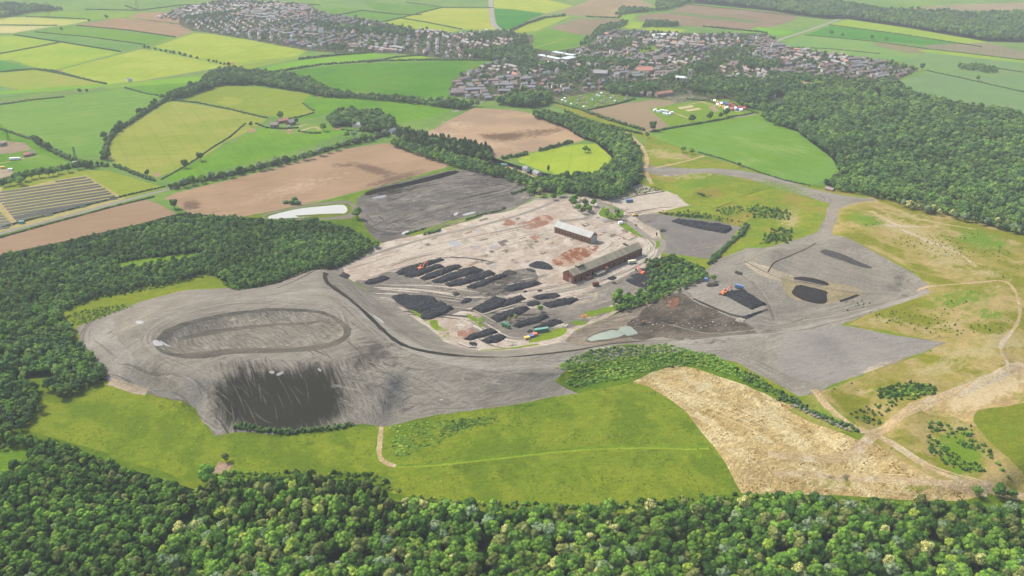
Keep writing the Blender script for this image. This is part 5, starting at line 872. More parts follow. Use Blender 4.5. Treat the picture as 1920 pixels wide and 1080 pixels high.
for wn, rn in (('brick', 'brown'), ('cream', 'grey'), ('brick', 'red')): HK.append(('low single-storey', wn, rn, house_mesh(13, 8, 2.7, 2.2, wn, rn, 1, 0, 4)))
HW = np.array([{'brick': 6, 'cream': 2.0, 'white': .8}[k[1]] * {'brown': 7, 'grey': 6, 'red': .35}[k[2]] * {'detached': 2, 'semi-detached': 3, 'terraced': 1.6, 'low single-storey': 1.2}[k[0]] for k in HK])
HWn = HW * np.array([{'brown': 1, 'grey': .5, 'red': 5}[k[2]] for k in HK])
VIL = ["300,34 332,18 420,0 560,8 620,28 700,40 780,56 860,65 935,58 990,68 990,84 930,108 860,110 740,98 640,99 590,92 480,76 400,60 362,52 345,40",
       "848,168 862,146 895,126 935,116 985,100 1040,108 1112,86 1140,58 1200,60 1290,66 1440,66 1468,88 1690,122 1722,132 1680,150 1530,150 1495,172 1420,190 1330,184 1290,174 1190,182 1150,166 1040,178 960,182 905,188 852,180"]
HOLES = ["560,70 600,76 592,84 548,76", "1195,84 1236,84 1236,101 1192,101", "1002,100 1050,98 1086,112 1070,122 1002,116", "1244,183 1290,176 1330,184 1270,194", "1276,128 1300,128 1300,158 1276,158", "1345,92 1420,90 1415,100 1345,118"]
def village_points():
    out = []
    for vi, v in enumerate(VIL):
        p = gnd(*np.array(pts(v)).T)[:, :2]; a, b = p.min(0), p.max(0); rg = np.random.default_rng(50 + vi); ns = 46
        seeds = rg.uniform(a, b, (ns, 2)); ang = rg.choice([.25, .6, 1.0, -.3, .1], ns) + rg.uniform(-.12, .12, ns) + rg.choice([0, 1.5708], ns)
        for i in range(ns):
            c, s = math.cos(ang[i]), math.sin(ang[i]); R_ = 240; u = np.arange(-R_, R_, 15.5)
            for vv in np.arange(-R_, R_, 46.0):
                for k, off in ((0, -9.5), (1, 9.5)):
                    U = u + rg.uniform(-2, 2, len(u)); W_ = vv + off + rg.uniform(-1.5, 1.5, len(u)); Q = seeds[i] + np.stack([U * c - W_ * s, U * s + W_ * c], 1)
                    d = ((Q[:, None] - seeds[None]) ** 2).sum(2).argmin(1) == i; Q = Q[d & inside(Q, p)]
                    for q in Q: out.append((q[0], q[1], ang[i] + (0 if k else math.pi) + rg.uniform(-.06, .06)))
    Q = np.array(out)
    for h in HOLES: Q = Q[~inside(Q[:, :2], gnd(*np.array(pts(h)).T)[:, :2])]
    # thin out so that no two overlap, and leave wooded patches
    a = patchy(Q, 55, 9); Q = Q[(a < .74) & (RNG.uniform(0, 1, len(Q)) < .93)]
    cell = {}; keep = []
    for i, q in enumerate(Q):
        k = (int(q[0] // 15), int(q[1] // 15)); ok = True
        for dx in (-1, 0, 1):
            for dy in (-1, 0, 1):
                for j in cell.get((k[0] + dx, k[1] + dy), ()):
                    if (Q[j, 0] - q[0]) ** 2 + (Q[j, 1] - q[1]) ** 2 < 14.3 ** 2: ok = False
        if ok: cell.setdefault(k, []).append(i); keep.append(i)
    return Q[keep]
VP = village_points(); vx, vy = topx(VP[:, 0], VP[:, 1], 0); VI = RNG.choice(len(HK), len(VP), p=HW / HW.sum())
redz = patchy(VP, 70, 4) + np.where((vy > 118) & (vx > 900) & (vx < 1330), .25, 0) > .80; VI[redz] = RNG.choice(len(HK), int(redz.sum()), p=HWn / HWn.sum())
far_h = vy < 60; semi = VI * 0
vorder = np.argsort(-vy); vis_h = (vx > 2) & (vx < 1918) & (vy > 2); vnear = np.zeros(len(VP), bool); vnear[[i for i in vorder if vis_h[i]][:300]] = True
WN = {'brick': 'red brick', 'cream': 'cream rendered', 'white': 'white rendered'}; RN = {'brown': 'brown tiled', 'grey': 'grey slate', 'red': 'terracotta tiled'}
for i in np.where(vnear)[0]:
    k = HK[VI[i]]; o = bpy.data.objects.new('house', k[3]); COL.objects.link(o); o.location = (VP[i, 0], VP[i, 1], 0); o.rotation_euler = (0, 0, VP[i, 2]); s = random.uniform(.76, .95); o.scale = (s * .96, s, s)
    tag(o, f'{k[0]} {WN[k[1]]} house with {RN[k[2]]} roof on the near side of the town', 'house', f'{k[0]} {WN[k[1]]} houses with {RN[k[2]]} roofs, near side of town')
hc = bpy.data.collections.new('house_kinds')
for i, k in enumerate(HK): hc.objects.link(bpy.data.objects.new('house%03d' % i, k[3]))
F_ = ~vnear; P_ = np.column_stack([VP[F_, 0], VP[F_, 1], np.zeros(F_.sum())])
scatter('distant_houses', P_, VI[F_], RNG.uniform(.74, .94, F_.sum()), None, 'mass of small brick houses filling the further streets of the town', np.ones(F_.sum()), VP[F_, 2], hc)
# garden trees
for v, n_ in zip(VIL, (1.0, 1.0)):
    Q = fill(v, 11.5); a = patchy(Q, 55, 9); d = np.array([((VP[:, :2] - q[:2]) ** 2).sum(1).min() for q in Q]) ** .5; Q = Q[(d > 7.0) & (RNG.uniform(0, 1, len(Q)) < .45 + 1.1 * np.clip(a - .68, 0, 1) * 6)]
    n = len(Q); scatter('garden_trees', Q, weights(n, [8, 3, 7, 3, 1, 1, 1, 1, 1]), RNG.uniform(.45, 1.15, n), mid_keys, 'trees standing between the houses and gardens of the town')
for lb, poly, s0, s1, stp in (('large dark trees in the churchyard and park', "1130,166 1160,158 1230,164 1236,176 1190,182 1140,176", 1.1, 1.6, 7), ('dark trees behind the church tower', "1288,128 1310,124 1330,130 1310,140 1290,150", 1.2, 1.8, 7), ('trees east of the church', "1290,150 1330,152 1400,148 1420,160 1400,172 1340,176 1300,172", 1.0, 1.5, 7), ('trees round the school grounds', "1090,112 1150,112 1200,122 1190,130 1110,124 1080,122", 1.0, 1.6, 8),
    ('wood between the two halves of the town', "880,100 930,92 1000,92 1002,118 960,112 930,116 870,106", 1.1, 1.6, 8), ('dark trees on the left approach to the school', "960,92 1004,100 1010,128 985,150 960,120", 1.0, 1.5, 8), ('trees along the middle of the far estate', "590,44 640,50 700,56 780,62 770,70 700,64 600,54", 1.2, 1.8, 9), ('park trees in the eastern housing', "1380,112 1440,116 1470,126 1450,134 1380,126", 1.1, 1.5, 8),
    ('trees south of the eastern estate', "1440,140 1530,148 1600,150 1530,152 1500,168 1440,176 1430,158", 1.1, 1.5, 7), ('tree clump below the terraces', "1010,120 1060,126 1062,134 1014,132", 1.0, 1.5, 7), ('tree belt beyond the town', "1125,50 1180,42 1168,52 1135,62 1100,84 1085,88 1112,66", .9, 1.3, 8), ('mixed trees around the fairground hedge', "1380,186 1430,196 1450,208 1425,210 1395,200", 1.0, 1.4, 7)):
    Q = fill(poly, stp); n = len(Q); scatter('tree_clump', Q, weights(n, [10, 3, 9, 3, .5, 0, 0, 0, 1]), RNG.uniform(s0, s1, n) * .82, mid_keys, lb)
# ---------------------------------------------------------------- named buildings
def frame(a, b, z=None):
    """matrix whose x runs from ground pixel a to ground pixel b, z up"""
    A, B = G1(*a), G1(*b); d = B - A; L_ = float(np.hypot(d[0], d[1])); ang = math.atan2(d[1], d[0]); return A, L_, ang
def building(name, a, b, depth, eave, rise, wall, roof, label, cat='building', side=1, wins=0, wz=1.2, door=None, gable=None, parapet=False, thick=.25, over=.4):
    """long side from pixel a to pixel b, depth metres away from the camera side"""
    A, L_, ang = frame(a, b); e = empty(name, A, ang); tag(e, label, cat); D = depth * side; y0, y1 = min(0, D), max(0, D); ym = (y0 + y1) / 2
    m = MB()
    if rise > 0: m.prism([(y0, 0), (y1, 0), (y1, eave), (ym, eave + rise), (y0, eave)], 0, L_, 0, Matrix(((0, 1, 0, 0), (1, 0, 0, 0), (0, 0, 1, 0), (0, 0, 0, 1))))
    else: m.box(0, L_, y0, y1, 0, eave, 0)
    m.obj('wall', wall, e)
    r = MB(); o = over
    if rise > 0:
        sl = rise / ((y1 - y0) / 2)
        for s, ye in ((-1, y0), (1, y1)):
            yo = ye + s * o; zo = eave - o * sl + .03; r.add([(-o, yo, zo), (L_ + o, yo, zo), (L_ + o, ym, eave + rise + .03), (-o, ym, eave + rise + .03), (-o, yo, zo + thick), (L_ + o, yo, zo + thick), (L_ + o, ym, eave + rise + .03 + thick), (-o, ym, eave + rise + .03 + thick)], [(0, 1, 2, 3), (7, 6, 5, 4), (4, 5, 1, 0), (5, 6, 2, 1), (7, 4, 0, 3)], 0)
    else: r.box(-o, L_ + o, y0 - o, y1 + o, eave + .01, eave + .35, 0)
    ro = r.obj('roof', roof, e)
    for i in range(wins):
        x = L_ * (i + .5) / wins; w = MB(); w.box(x - .55, x + .55, y0 - .06, y0 + .04, wz, wz + 1.3, 0); w.obj('window', GLASS, e)
    return e, L_, y0, y1, ro
rust = flatm('old_brick', (184, 140, 122), .95, .35, .45, Y=500); 
def sheet(name, c, stain, per, amt):
    b = NB(name); col = alb(c, 480); sx = b.n('ShaderNodeSeparateXYZ'); b.l(b.tc.outputs['Object'], sx.inputs[0]); fr = b.math('FRACT', b.math('MULTIPLY', sx.outputs[0], 1 / per)); col = b.mix(1.0, col, b.ss(b.math('ABSOLUTE', b.math('SUBTRACT', fr, .5)), .40, .48, 1.0, .82), 'MULTIPLY')
    fl = b.math('FLOOR', b.math('MULTIPLY', sx.outputs[0], 1 / per)); w = b.n('ShaderNodeTexWhiteNoise'); w.noise_dimensions = '1D'; b.l(fl, w.inputs['W']); col = b.mix(1.0, col, b.ss(w.outputs[0], 0, 1, 1 - amt, 1 + amt * .5), 'MULTIPLY')
    n = b.noise(b.vec(0, 7, 3), 1, 5, .7); col = b.mix(b.math('MULTIPLY', b.ss(n.outputs[0], .52, .66), .75), col, alb(stain, 480)); b.l(col, b.p.inputs['Base Color']); b.p.inputs['Roughness'].default_value = .8; b.p.inputs['Specular IOR Level'].default_value = .1; return b.m
tin = sheet('pale_sheet_roof', (236, 235, 232), (214, 208, 200), 3.1, .05); old_roof = sheet('weathered_asbestos_roof', (196, 186, 166), (158, 148, 116), 3.6, .16); whitep = flatm('white_paint', (240, 236, 226), .8, .06, .6, Y=450); steel = flatm('rusty_steel', (130, 84, 70), .7, .3, .8, Y=500); conc = flatm('concrete', (190, 182, 166), .9, .12, .6, Y=500); black = flatm('dark_opening', (40, 38, 38), .9, .1, 1, Y=500)
# the shorter shed with the pale roof: near long wall from its left foot to the right foot
e, L_, y0, y1, ro = building('industrial_shed', (1039.3, 435.8), (1106.5, 457.6), 10.5, 6.6, 4.0, rust, tin, 'shorter brick shed with a bright pale sheet roof and white gable', 'shed', 1, over=.5)
g = MB(); g.prism([(y0 + .7, 0), (y1 - .7, 0), (y1 - .7, 6.0), ((y0 + y1) / 2, 7.6), (y0 + .7, 6.0)], L_ + .02, L_ + .16, 0, Matrix(((0, 1, 0, 0), (1, 0, 0, 0), (0, 0, 1, 0), (0, 0, 0, 1)))); g.obj('painted_gable', whitep, e)
for i in range(13):
    x = 1.5 + i * (L_ - 3) / 12; MB().box(x - .35, x + .35, y0 - .28, y0 - .01, 0, 5.9).obj('buttress', rust, e)
    if i < 12: x += (L_ - 3) / 24; MB().box(x - .5, x + .5, y0 - .09, y0 + .03, 1.2 if i % 3 else 0, 3.6).obj('opening', black if i % 2 else GLASS, e)
# the long shed
e, L_, y0, y1, ro = building('industrial_shed', (1074.5, 532.5), (1203.5, 478.5), 12.0, 7.4, 3.6, flatm('red_brick', (176, 118, 104), .95, .35, .45, Y=500), old_roof, 'very long brick shed with a dull weathered roof beside the coal road', 'shed', 1, over=.3)
m = MB(); m.box(10, 18, (y0 + y1) / 2 - 1.4, (y0 + y1) / 2 + 1.4, 10.4, 12.3); v = m.obj('roof_vent', flatm('vent_lichen', (140, 132, 96), .9, .2, .6, Y=500), ro); MB().box(9.6, 18.4, (y0 + y1) / 2 - 1.8, (y0 + y1) / 2 + 1.8, 12.3, 12.6).obj('vent_cap', old_roof, ro)
MB().box(-.12, .02, 2.2, 4.9, 0, 4.2).obj('door', flatm('faded_door', (196, 200, 192), .8, .1, 1, Y=520), e); MB().box(-.12, .02, 5.2, 6.7, 5.4, 7.4).obj('opening', black, e)
for i in range(26):
    x = 1.2 + i * (L_ - 2.4) / 25; MB().box(x - .3, x + .3, y0 - .32, y0 - .01, 0, 6.8).obj('buttress', rust, e)
    if i < 25 and i % 2 == 0: x += (L_ - 2.4) / 50; MB().box(x - .7, x + .7, y0 - .1, y0 + .03, .8, 4.2).obj('opening', black, e)
MB().box(26, 37, y0 - 5.2, y0 - .34, 0, 2.9).obj('lean_to', conc, e); MB().box(39, 42, y0 - 3.8, y0 - .34, 0, 4.6).obj('lean_to', rust, e); MB().box(14, 21, y0 - 4, y0 - .34, 0, 2.2).obj('lean_to', rust, e)
# school with green-edged flat roofs, church, halls, farm
def blocks(name, specs, label, cat, wall, roof):
    A = G1(*specs[0][0]); root = empty(name, A); tag(root, label, cat)
    for a, b, dep, h in specs:
        P0, L_, ang = frame(a, b); M = Matrix.Translation(Vector(P0 - A)) @ Matrix.Rotation(ang, 4, 'Z'); w = MB(); w.box(0, L_, 0, dep, 0, h, 0, M); w.obj('wall', wall, root); r = MB(); r.box(-.5, L_ + .5, -.5, dep + .5, h + .01, h + .5, 0, M); r.obj('roof', roof, root)
blocks('school', [((1007, 110), (1046, 118), 12, 7), ((1034, 104), (1072, 111), 12, 7), ((1050, 118), (1064, 120), 30, 9), ((1064, 118), (1080, 116), 16, 6), ((1004, 118), (1050, 123), 10, 3.5)], 'flat-roofed school blocks edged in pale green round a courtyard', 'school', flatm('school_wall', (.30, .22, .18), .8, .1, .3, raw=True), flatm('pale_green_roof', (.40, .47, .42), .6, .05, .3, raw=True))
def church():
    A, L_, ang = frame((1266, 153), (1281, 154)); e = empty('church', A, ang); tag(e, 'old stone church with a square battlemented tower among dark trees', 'church'); st = flatm('church_stone', (.34, .31, .25), .95, .15, .4, raw=True)
    m = MB(); m.prism([(0, 0), (9, 0), (9, 7), (4.5, 9.4), (0, 7)], 0, 20, 0, Matrix(((0, 1, 0, 0), (1, 0, 0, 0), (0, 0, 1, 0), (0, 0, 0, 1)))); m.obj('nave', st, e)
    r = MB()
    for s in (0, 1): r.add([(-.3, 9.3 if s else -.3, 6.9), (20.3, 9.3 if s else -.3, 6.9), (20.3, 4.5, 9.5), (-.3, 4.5, 9.5), (-.3, 9.3 if s else -.3, 7.2), (20.3, 9.3 if s else -.3, 7.2), (20.3, 4.5, 9.8), (-.3, 4.5, 9.8)], [(0, 1, 2, 3), (7, 6, 5, 4), (4, 5, 1, 0), (5, 6, 2, 1), (7, 4, 0, 3)])
    r.obj('roof', flatm('lead_roof', (.42, .43, .42), .6, .1, .4, raw=True), e); t = MB(); t.box(20.4, 28, .6, 8.4, 0, 21)
    t.box(20.1, 20.9, .3, 1.1, 0, 16); t.box(27.5, 28.3, .3, 1.1, 0, 16)
    for x in (20.4, 23.4, 26.6):
        for y in (.6, 3.8, 7.0): t.box(x, x + 1.4, y, y + 1.4, 21, 22.3)
    tw = t.obj('tower', st, e); MB().box(23.2, 25.2, .5, .65, 15, 18).obj('belfry_opening', GLASS, tw)
    for i in range(5): MB().box(2 + i * 3.7, 3.3 + i * 3.7, -.06, .03, 3, 6).obj('window', GLASS, e)
church()
building('public_hall', (1196, 139), (1225, 138), 22, 6, 5, WALL['brick'], ROOF['red'], 'wide hall with a large terracotta roof near the town centre', 'hall')
building('public_hall', (1112, 143), (1138, 144), 20, 6, 4, WALL['brick'], ROOF['grey'], 'broad grey-roofed hall west of the cream block', 'hall')
building('apartment_block', (1152, 149), (1161, 149), 10, 9.5, 1.6, WALL['cream'], ROOF['grey'], 'tall square cream building in the middle of the town', 'building', wins=4)
building('public_hall', (1233, 182), (1262, 178), 9, 4.5, 3, WALL['brick'], ROOF['red'], 'long low terracotta-roofed almshouse above the cemetery', 'almshouse')
building('farm_building', (1497, 163), (1530, 166), 12, 5, 3, WALL['brick'], ROOF['red'], 'long red-roofed stable among trees at the town edge', 'stable'); building('factory_unit', (1424, 180), (1444, 182), 14, 6, 1, WALL['brick'], flatm('white_roof', (.55, .55, .54), .6, .04, .3, raw=True), 'brick unit with a white roof beside the right-hand wood', 'factory')
building('industrial_unit', (1228, 70), (1262, 69), 22, 5, 1, WALL['white'], flatm('pale_roof', (.42, .42, .41), .6, .04, .3, raw=True), 'long pale industrial roof beyond the northern streets', 'warehouse')
building('farmhouse', (507, 240.5), (521, 240.5), 8, 5, 2.8, WALL['brick'], ROOF['brown'], 'square red brick farmhouse by the large dark tree', 'farmhouse', wins=3); building('barn', (523, 232), (542, 229), 8, 3.4, 2.4, rust, ROOF['red'], 'long low barn with red-brown roof behind the farmhouse', 'barn'); building('barn', (545, 236), (555, 232.5), 9, 4.2, 2.8, rust, ROOF['grey'], 'grey-roofed barn at the right of the farm', 'barn')
building('garage', (538, 239.6), (543, 239.6), 4, 2.4, .8, WALL['white'], ROOF['grey'], 'tiny white garage in front of the farm barns', 'garage'); building('cottage', (661, 239), (679, 242), 8, 5.2, 2.8, WALL['cream'], ROOF['grey'], 'cream stone cottage against the rounded copse', 'cottage', wins=4)
building('cottage', (979, 321), (987, 323), 7, 4, 2.2, WALL['white'], ROOF['grey'], 'small white cottage at the end of the sandy lane', 'cottage', wins=2); building('cottage', (998, 327), (1007, 331), 7, 3.4, 2.2, WALL['cream'], ROOF['grey'], 'pale bungalow hidden in the trees by the paddock', 'cottage', wins=2)
building('cottage', (735, 252), (744, 249), 7, 4.5, 2.4, WALL['white'], ROOF['grey'], 'white cottage by the road junction in the tree belt', 'cottage'); building('bungalow', (46, 295), (58, 293), 8, 2.8, 2.4, WALL['brick'], ROOF['red'], 'red-roofed bungalow on the lane above the small plot', 'bungalow', wins=3); building('bungalow', (59, 292), (66, 291), 8, 2.8, 2.4, WALL['brick'], ROOF['brown'], 'brown-roofed outbuilding joined to the red-roofed bungalow', 'outbuilding')
building('shed', (4, 275), (14, 272), 9, 4, 1.6, conc, conc, 'concrete shed at the left-edge feed yard', 'shed'); building('shed', (139, 309), (145, 308), 5, 3, .6, WALL['white'], whitep, 'small white cabin under the dark hedge corner', 'cabin'); building('gate_lodge', (1546, 357), (1560, 359), 6, 2.6, 1.4, WALL['brick'], ROOF['brown'], 'low brick lodge at the foot of the right-hand wood', 'lodge')
building('signal_box', (240, 153), (248, 152), 7, 4, 1.2, flatm('grey_cladding', (.5, .47, .46), .8, .06, .3, raw=True), ROOF['grey'], 'grey cabin beside the railway crossing', 'cabin')
# allotment sheds
sh = building('allotment_shed', (1040, 186), (1043, 186), 2.4, 2.1, .7, flatm('shed_boards', (.30, .24, .18), .9, .2, .8, raw=True), ROOF['grey'], 'small wooden shed on the allotments', 'shed')[0]; sh['group'] = 'allotment sheds'
gh = building('greenhouse', (1052, 190), (1055, 190), 3, 2, .8, flatm('greenhouse_glass', (.62, .68, .66), .3, .04, .6, raw=True), flatm('greenhouse_roof', (.66, .72, .70), .3, .04, .6, raw=True), 'small pale greenhouse on the allotments', 'greenhouse')[0]; gh['group'] = 'allotment greenhouses'
Q = fill("1034,187 1060,183 1150,170 1188,184 1150,195 1098,206", 13)
for i, q in enumerate(Q):
    if i % 2: continue
    c = copy_tree(sh if i % 3 else gh); c.location = tuple(q); c.rotation_euler = (0, 0, random.uniform(0, 3.1))
# ---------------------------------------------------------------- coal heaps
coal = NB('coal'); n_ = coal.noise(coal.vec(0, 2.4, 1.6), 1, 6, .75); coal.l(coal.mix(coal.ss(n_.outputs[0], .3, .75), (.006, .0065, .008, 1), (.034, .035, .038, 1)), coal.p.inputs['Base Color']); coal.p.inputs['Roughness'].default_value = .75; coal.p.inputs['Specular IOR Level'].default_value = .06; coal.bump(n_.outputs[0], .6, .6); coal = coal.m
def grow(p, w):
    t = np.roll(p, -1, 0) - np.roll(p, 1, 0); nr = np.stack([t[:, 1], -t[:, 0]], 1) / (np.hypot(t[:, 0], t[:, 1])[:, None] + 1e-9); ar = (p[:, 0] * np.roll(p[:, 1], -1) - np.roll(p[:, 0], -1) * p[:, 1]).sum()
    return p + nr * w * (1 if ar > 0 else -1)
def heap(s, label, h=2.6, name='coal_heap', mat=None, slope=.75, cat='coal heap', group=None, amp=.8):
    p = gnd(*np.array(pts(s)).T)[:, :2]; p = rough(chaikin(grow(p, 2.2 if h > 4 else 1.2 if h > 2 else .5), True, 0 if h >= 2.6 else 1), amp, 2.2); a, b = p.min(0), p.max(0); step = 1.5 if (b - a).prod() < 4000 else 2.2
    X, Y = np.meshgrid(np.arange(a[0], b[0], step), np.arange(a[1], b[1], step)); Q = np.stack([X.ravel(), Y.ravel()], 1) + RNG.uniform(-.3, .3, (X.size, 2)); Q = Q[inside(Q, p)]
    if len(Q): Q = Q[edge_dist(Q, p) > .5]
    n = len(p); V, E, F, _, _, _ = delaunay_2d_cdt([Vector(q) for q in p] + [Vector(q) for q in Q], [(i, (i + 1) % n) for i in range(n)], [], 1, 1e-3, False)
    V = np.array([tuple(v) for v in V]); d = edge_dist(V, p); z = np.minimum(d * slope, h * .60) * (1 + .16 * np.sin(V[:, 0] * .31 + 1.3 * np.sin(V[:, 1] * .23)) + .10 * np.sin(V[:, 1] * .53 + V[:, 0] * .17)) + RNG.uniform(-.38, .38, len(V)) * (d > .4)
    c = V.mean(0); z0 = hz(V[:, 0], V[:, 1]); V3 = np.column_stack([V - c, z0 + np.where(d < .05, -.25, z) - hz(*c)]); F = [tuple(f) if np.cross(V[f[1]] - V[f[0]], V[f[2]] - V[f[0]]) > 0 else tuple(f[::-1]) for f in F]
    o = mesh_obj(name, V3, F, mat or coal, None, None, False); o.location = (c[0], c[1], float(hz(*c))); tag(o, label, cat, group); return o
for s, lab, h in [
 ("744,512 753,506 773,500 828,483 835,487 803,498 790,505 782,511 762,516 747,515", 'northernmost long coal ridge, the one behind the orange excavator', 3.2), ("759,517 782,509 824,496 833,499 810,509 785,518 770,521 761,519", 'second long coal ridge from the north, just in front of the excavator', 3),
 ("787,522 803,515 847,498 862,497 867,500 847,509 818,519 796,525", 'third long coal ridge from the north in the parallel rows', 3), ("809,527 832,518 870,505 887,501 909,507 880,516 860,521 830,531 815,531", 'fourth long coal ridge from the north in the parallel rows', 3),
 ("832,533 860,525 890,516 919,508 928,513 897,525 860,536 842,538", 'fifth long coal ridge from the north in the parallel rows', 3), ("875,537 897,529 937,515 955,516 934,523 909,535 890,541 878,540", 'southernmost ridge of the six parallel coal rows', 2.8),
 ("681,531 692,525 723,518 730,522 714,529 692,534", 'isolated coal ridge near the haul road bend', 2.6), ("735,558 761,552 773,555 804,555 815,559 821,567 831,566 838,571 833,576 788,586 766,578 744,565", 'broad flat coal stockpile against the grey bank', 3.2), ("790,593 793,585 825,577 844,575 850,579 837,587 803,599 791,597", 'coal ridge along the near edge of the broad stockpile', 3),
 ("861,569 869,560 884,559 884,565 872,570", 'small round coal pile alone between the broad stockpiles', 1.8), ("884,581 904,569 927,557 947,560 955,563 940,575 904,587", 'wide coal stockpile on the concrete pad', 3.2), ("950,563 977,555 986,560 955,573 942,577", 'coal ridge touching the right end of the concrete pad stockpile', 2.8),
 ("918,597 934,589 964,579 986,575 993,579 979,587 934,603", 'coal ridge on the near side of the concrete pad', 3), ("987,569 1005,564 1014,570 992,575", 'short coal pile just left of the lone upright tree', 2.2), ("1017,571 1045,563 1075,558 1084,561 1067,570 1032,577", 'coal ridge just right of the lone upright tree', 2.8),
 ("997,557 1008,554 1041,550 1050,555 1038,560 1008,562", 'flat-topped coal ridge above the lone upright tree', 2.6), ("942,541 964,533 1005,527 1015,532 993,539 955,547", 'coal ridge alone in the middle of the yard', 2.8), ("989,497 1015,489 1039,503 1030,506 1014,504 1002,502", 'diamond-shaped coal stockpile left of the red rubble patch', 2.4),
 ("984,503 993,505 1006,509 998,511", 'small coal scrap below the diamond stockpile', 1.2), ("978,547 985,544 992,547 983,550", 'little coal pile under the middle yard ridge', 1.3), ("1009,545 1016,543 1016,546 1010,547", 'tiny coal pile right of the middle yard ridge', 1),
 ("962,612 993,598 1023,590 1029,594 1008,606 973,615", 'long coal ridge above the green container', 2.8), ("999,616 1030,606 1032,601 1051,601 1056,606 1030,613 1002,620", 'coal ridge right behind the green container', 2.6), ("986,621 993,617 1001,620 993,625", 'round coal pile left of the green container', 1.8),
 ("871,637 887,627 922,617 932,623 905,632 880,639", 'coal ridge next to the red brick-dust patch', 2.6), ("903,639 918,632 940,627 948,632 930,642 913,643", 'oval coal pile nearest the haul road', 2.8), ("879,640 897,642 893,651 882,647", 'dark coal scrap by the white kerb at the yard corner', 1.4),
 ("1182,517 1195,512 1207,517 1240,529 1233,532 1212,530 1190,523", 'upper coal ridge under the excavator beside the shed', 2.6), ("1172,524 1185,522 1207,533 1213,538 1203,539 1185,532", 'lower coal ridge under the excavator beside the shed', 2.2), ("1200,502 1210,505 1253,523 1248,530 1207,512", 'grey-black coal bank along the copse edge', 2.6),
 ("1135,522 1151,517 1159,521 1148,527", 'flat coal pile in front of the long shed', 1.6), ("1144,530 1153,528 1160,533 1154,535", 'smaller coal pile nearest the yard road', 1.4), ("1166,456 1172,455.5 1179,461 1175,462", 'small coal strip behind the long shed', 1), ("1261,415 1272,412 1310,417 1370,425 1373,430 1360,437 1322,430 1282,421", 'huge long coal ridge in the far right stockyard', 4.2),
 ("1347,552 1362,547 1377,546 1395,545 1435,571 1410,580 1383,565 1365,556", 'coal stockpile on the grey pad under the right excavator', 3), ("1387,597 1407,587 1440,582 1425,588 1400,600", 'coal bund at the near corner of the grey pad', 1.6), ("1262,401 1280,403 1277,406 1264,404", 'coal scrap along the top of the right stockyard', 1), ("1238,430 1246,430 1250,434 1240,436", 'small dark pile left of the stockyard ridge', 1.2), ("1244,398 1256,399 1254,403 1246,402", 'coal scrap by the yellow loading shovel', 1)]: heap(s, lab, h)
gm = flatm('dark_spoil', (92, 90, 88), .95, .2, .8, Y=520); gl = flatm('pale_rubble', (206, 196, 180), .95, .2, .8, Y=520)
for s, lab, h, mt in [("636,518 645,510 655,517 648,523", 'grey spoil mound at the bend of the haul road', 3, gm), ("848,553 856,547 864,552 855,556", 'grey spoil mound between the coal rows and stockpiles', 2.2, gm), ("940,389 947,386 948,393 941,394", 'dark rubble knob on the yard entrance road', 2, gm), ("1198,610 1206,603 1212,608 1204,613", 'grey spoil mound by the pale green pond', 3, gm),
   ("940,510 960,506 972,513 955,518 938,516", 'scattered dark rubble heap beside the coal rows', 1.2, gm), ("1320,533 1340,530 1352,534 1330,540", 'grey rubble line by the blue drum', 1.6, gm), ("1376,508 1392,510 1394,517 1380,514", 'dark spoil strip on the basin track', 1.8, gm), ("1033,617 1053,606 1070,610 1060,614", 'white rubble at the right end of the coal rows', 1, gl),
   ("951,648 963,641 974,647 962,650", 'bright white rubble heap at the yard edge', 1.6, gl), ("1378,600 1388,596 1398,598 1390,604", 'white rocks at the corner of the grey pad', 1, gl), ("1088,592 1106,588 1104,594 1090,596", 'small orange sand heap by the road', 1.4, flatm('orange_sand', (226, 166, 96), .95, .1, .8, Y=590))]: heap(s, lab, h, 'rubble_heap' if mt is gl else 'spoil_mound', mt, .7, 'heap')
# rubble nobody could count
rk = bpy.data.collections.new('stones')
for j, (mt, sd) in enumerate(((gl, 1), (gm, 2), (gl, 3), (rust, 4))):
    rg = np.random.default_rng(sd); v0, f0 = ico(1); me = bpy.data.meshes.new('stone'); me.from_pydata((v0 * (1 + rg.uniform(-.3, .3, (len(v0), 1))) * (1, .8, .55)).tolist(), [], f0.tolist()); me.materials.append(mt); rk.objects.link(bpy.data.objects.new('stone%d' % j, me))
def stones(label, poly, step, s0, s1, w, keep=.6, seed=2):
    Q = fill(poly, step, (), .5); a = patchy(Q, 18, seed); Q = Q[a + RNG.uniform(-.2, .2, len(Q)) < keep]; n = len(Q); scatter('rubble', Q, weights(n, w), s0 * (s1 / s0) ** (RNG.uniform(0, 1, n) ** 2.2), None, label, None, None, rk)
stones('broken concrete and brick rubble strewn over the pale yard', "660,500 720,470 860,430 960,400 1060,380 1120,400 1220,440 1230,470 1120,540 1000,570 900,600 860,640 760,580", 5, .25, 1.2, (5, 3, 4, 2), .5)
stones('rubble strewn over the burnt shale slope', "1180,600 1220,565 1262,548 1300,565 1350,590 1400,610 1340,630 1280,636 1230,628 1160,615", 3.4, .3, 1.3, (4, 6, 3, 2), .75)
stones('stones scattered on the washery ground', "690,430 720,380 860,335 980,350 990,370 860,412 760,440", 6, .25, 1.1, (5, 5, 3, 2), .4); stones('rocks and slabs around the near coal rows', "860,590 940,560 1060,570 1100,600 1040,630 960,650 880,650", 3.6, .25, 1.0, (4, 5, 4, 1), .55); stones('small stones on the grey tip surface', "180,630 420,560 640,560 760,660 1020,700 880,750 660,780 420,760", 11, .25, .9, (4, 5, 3, 0), .35)
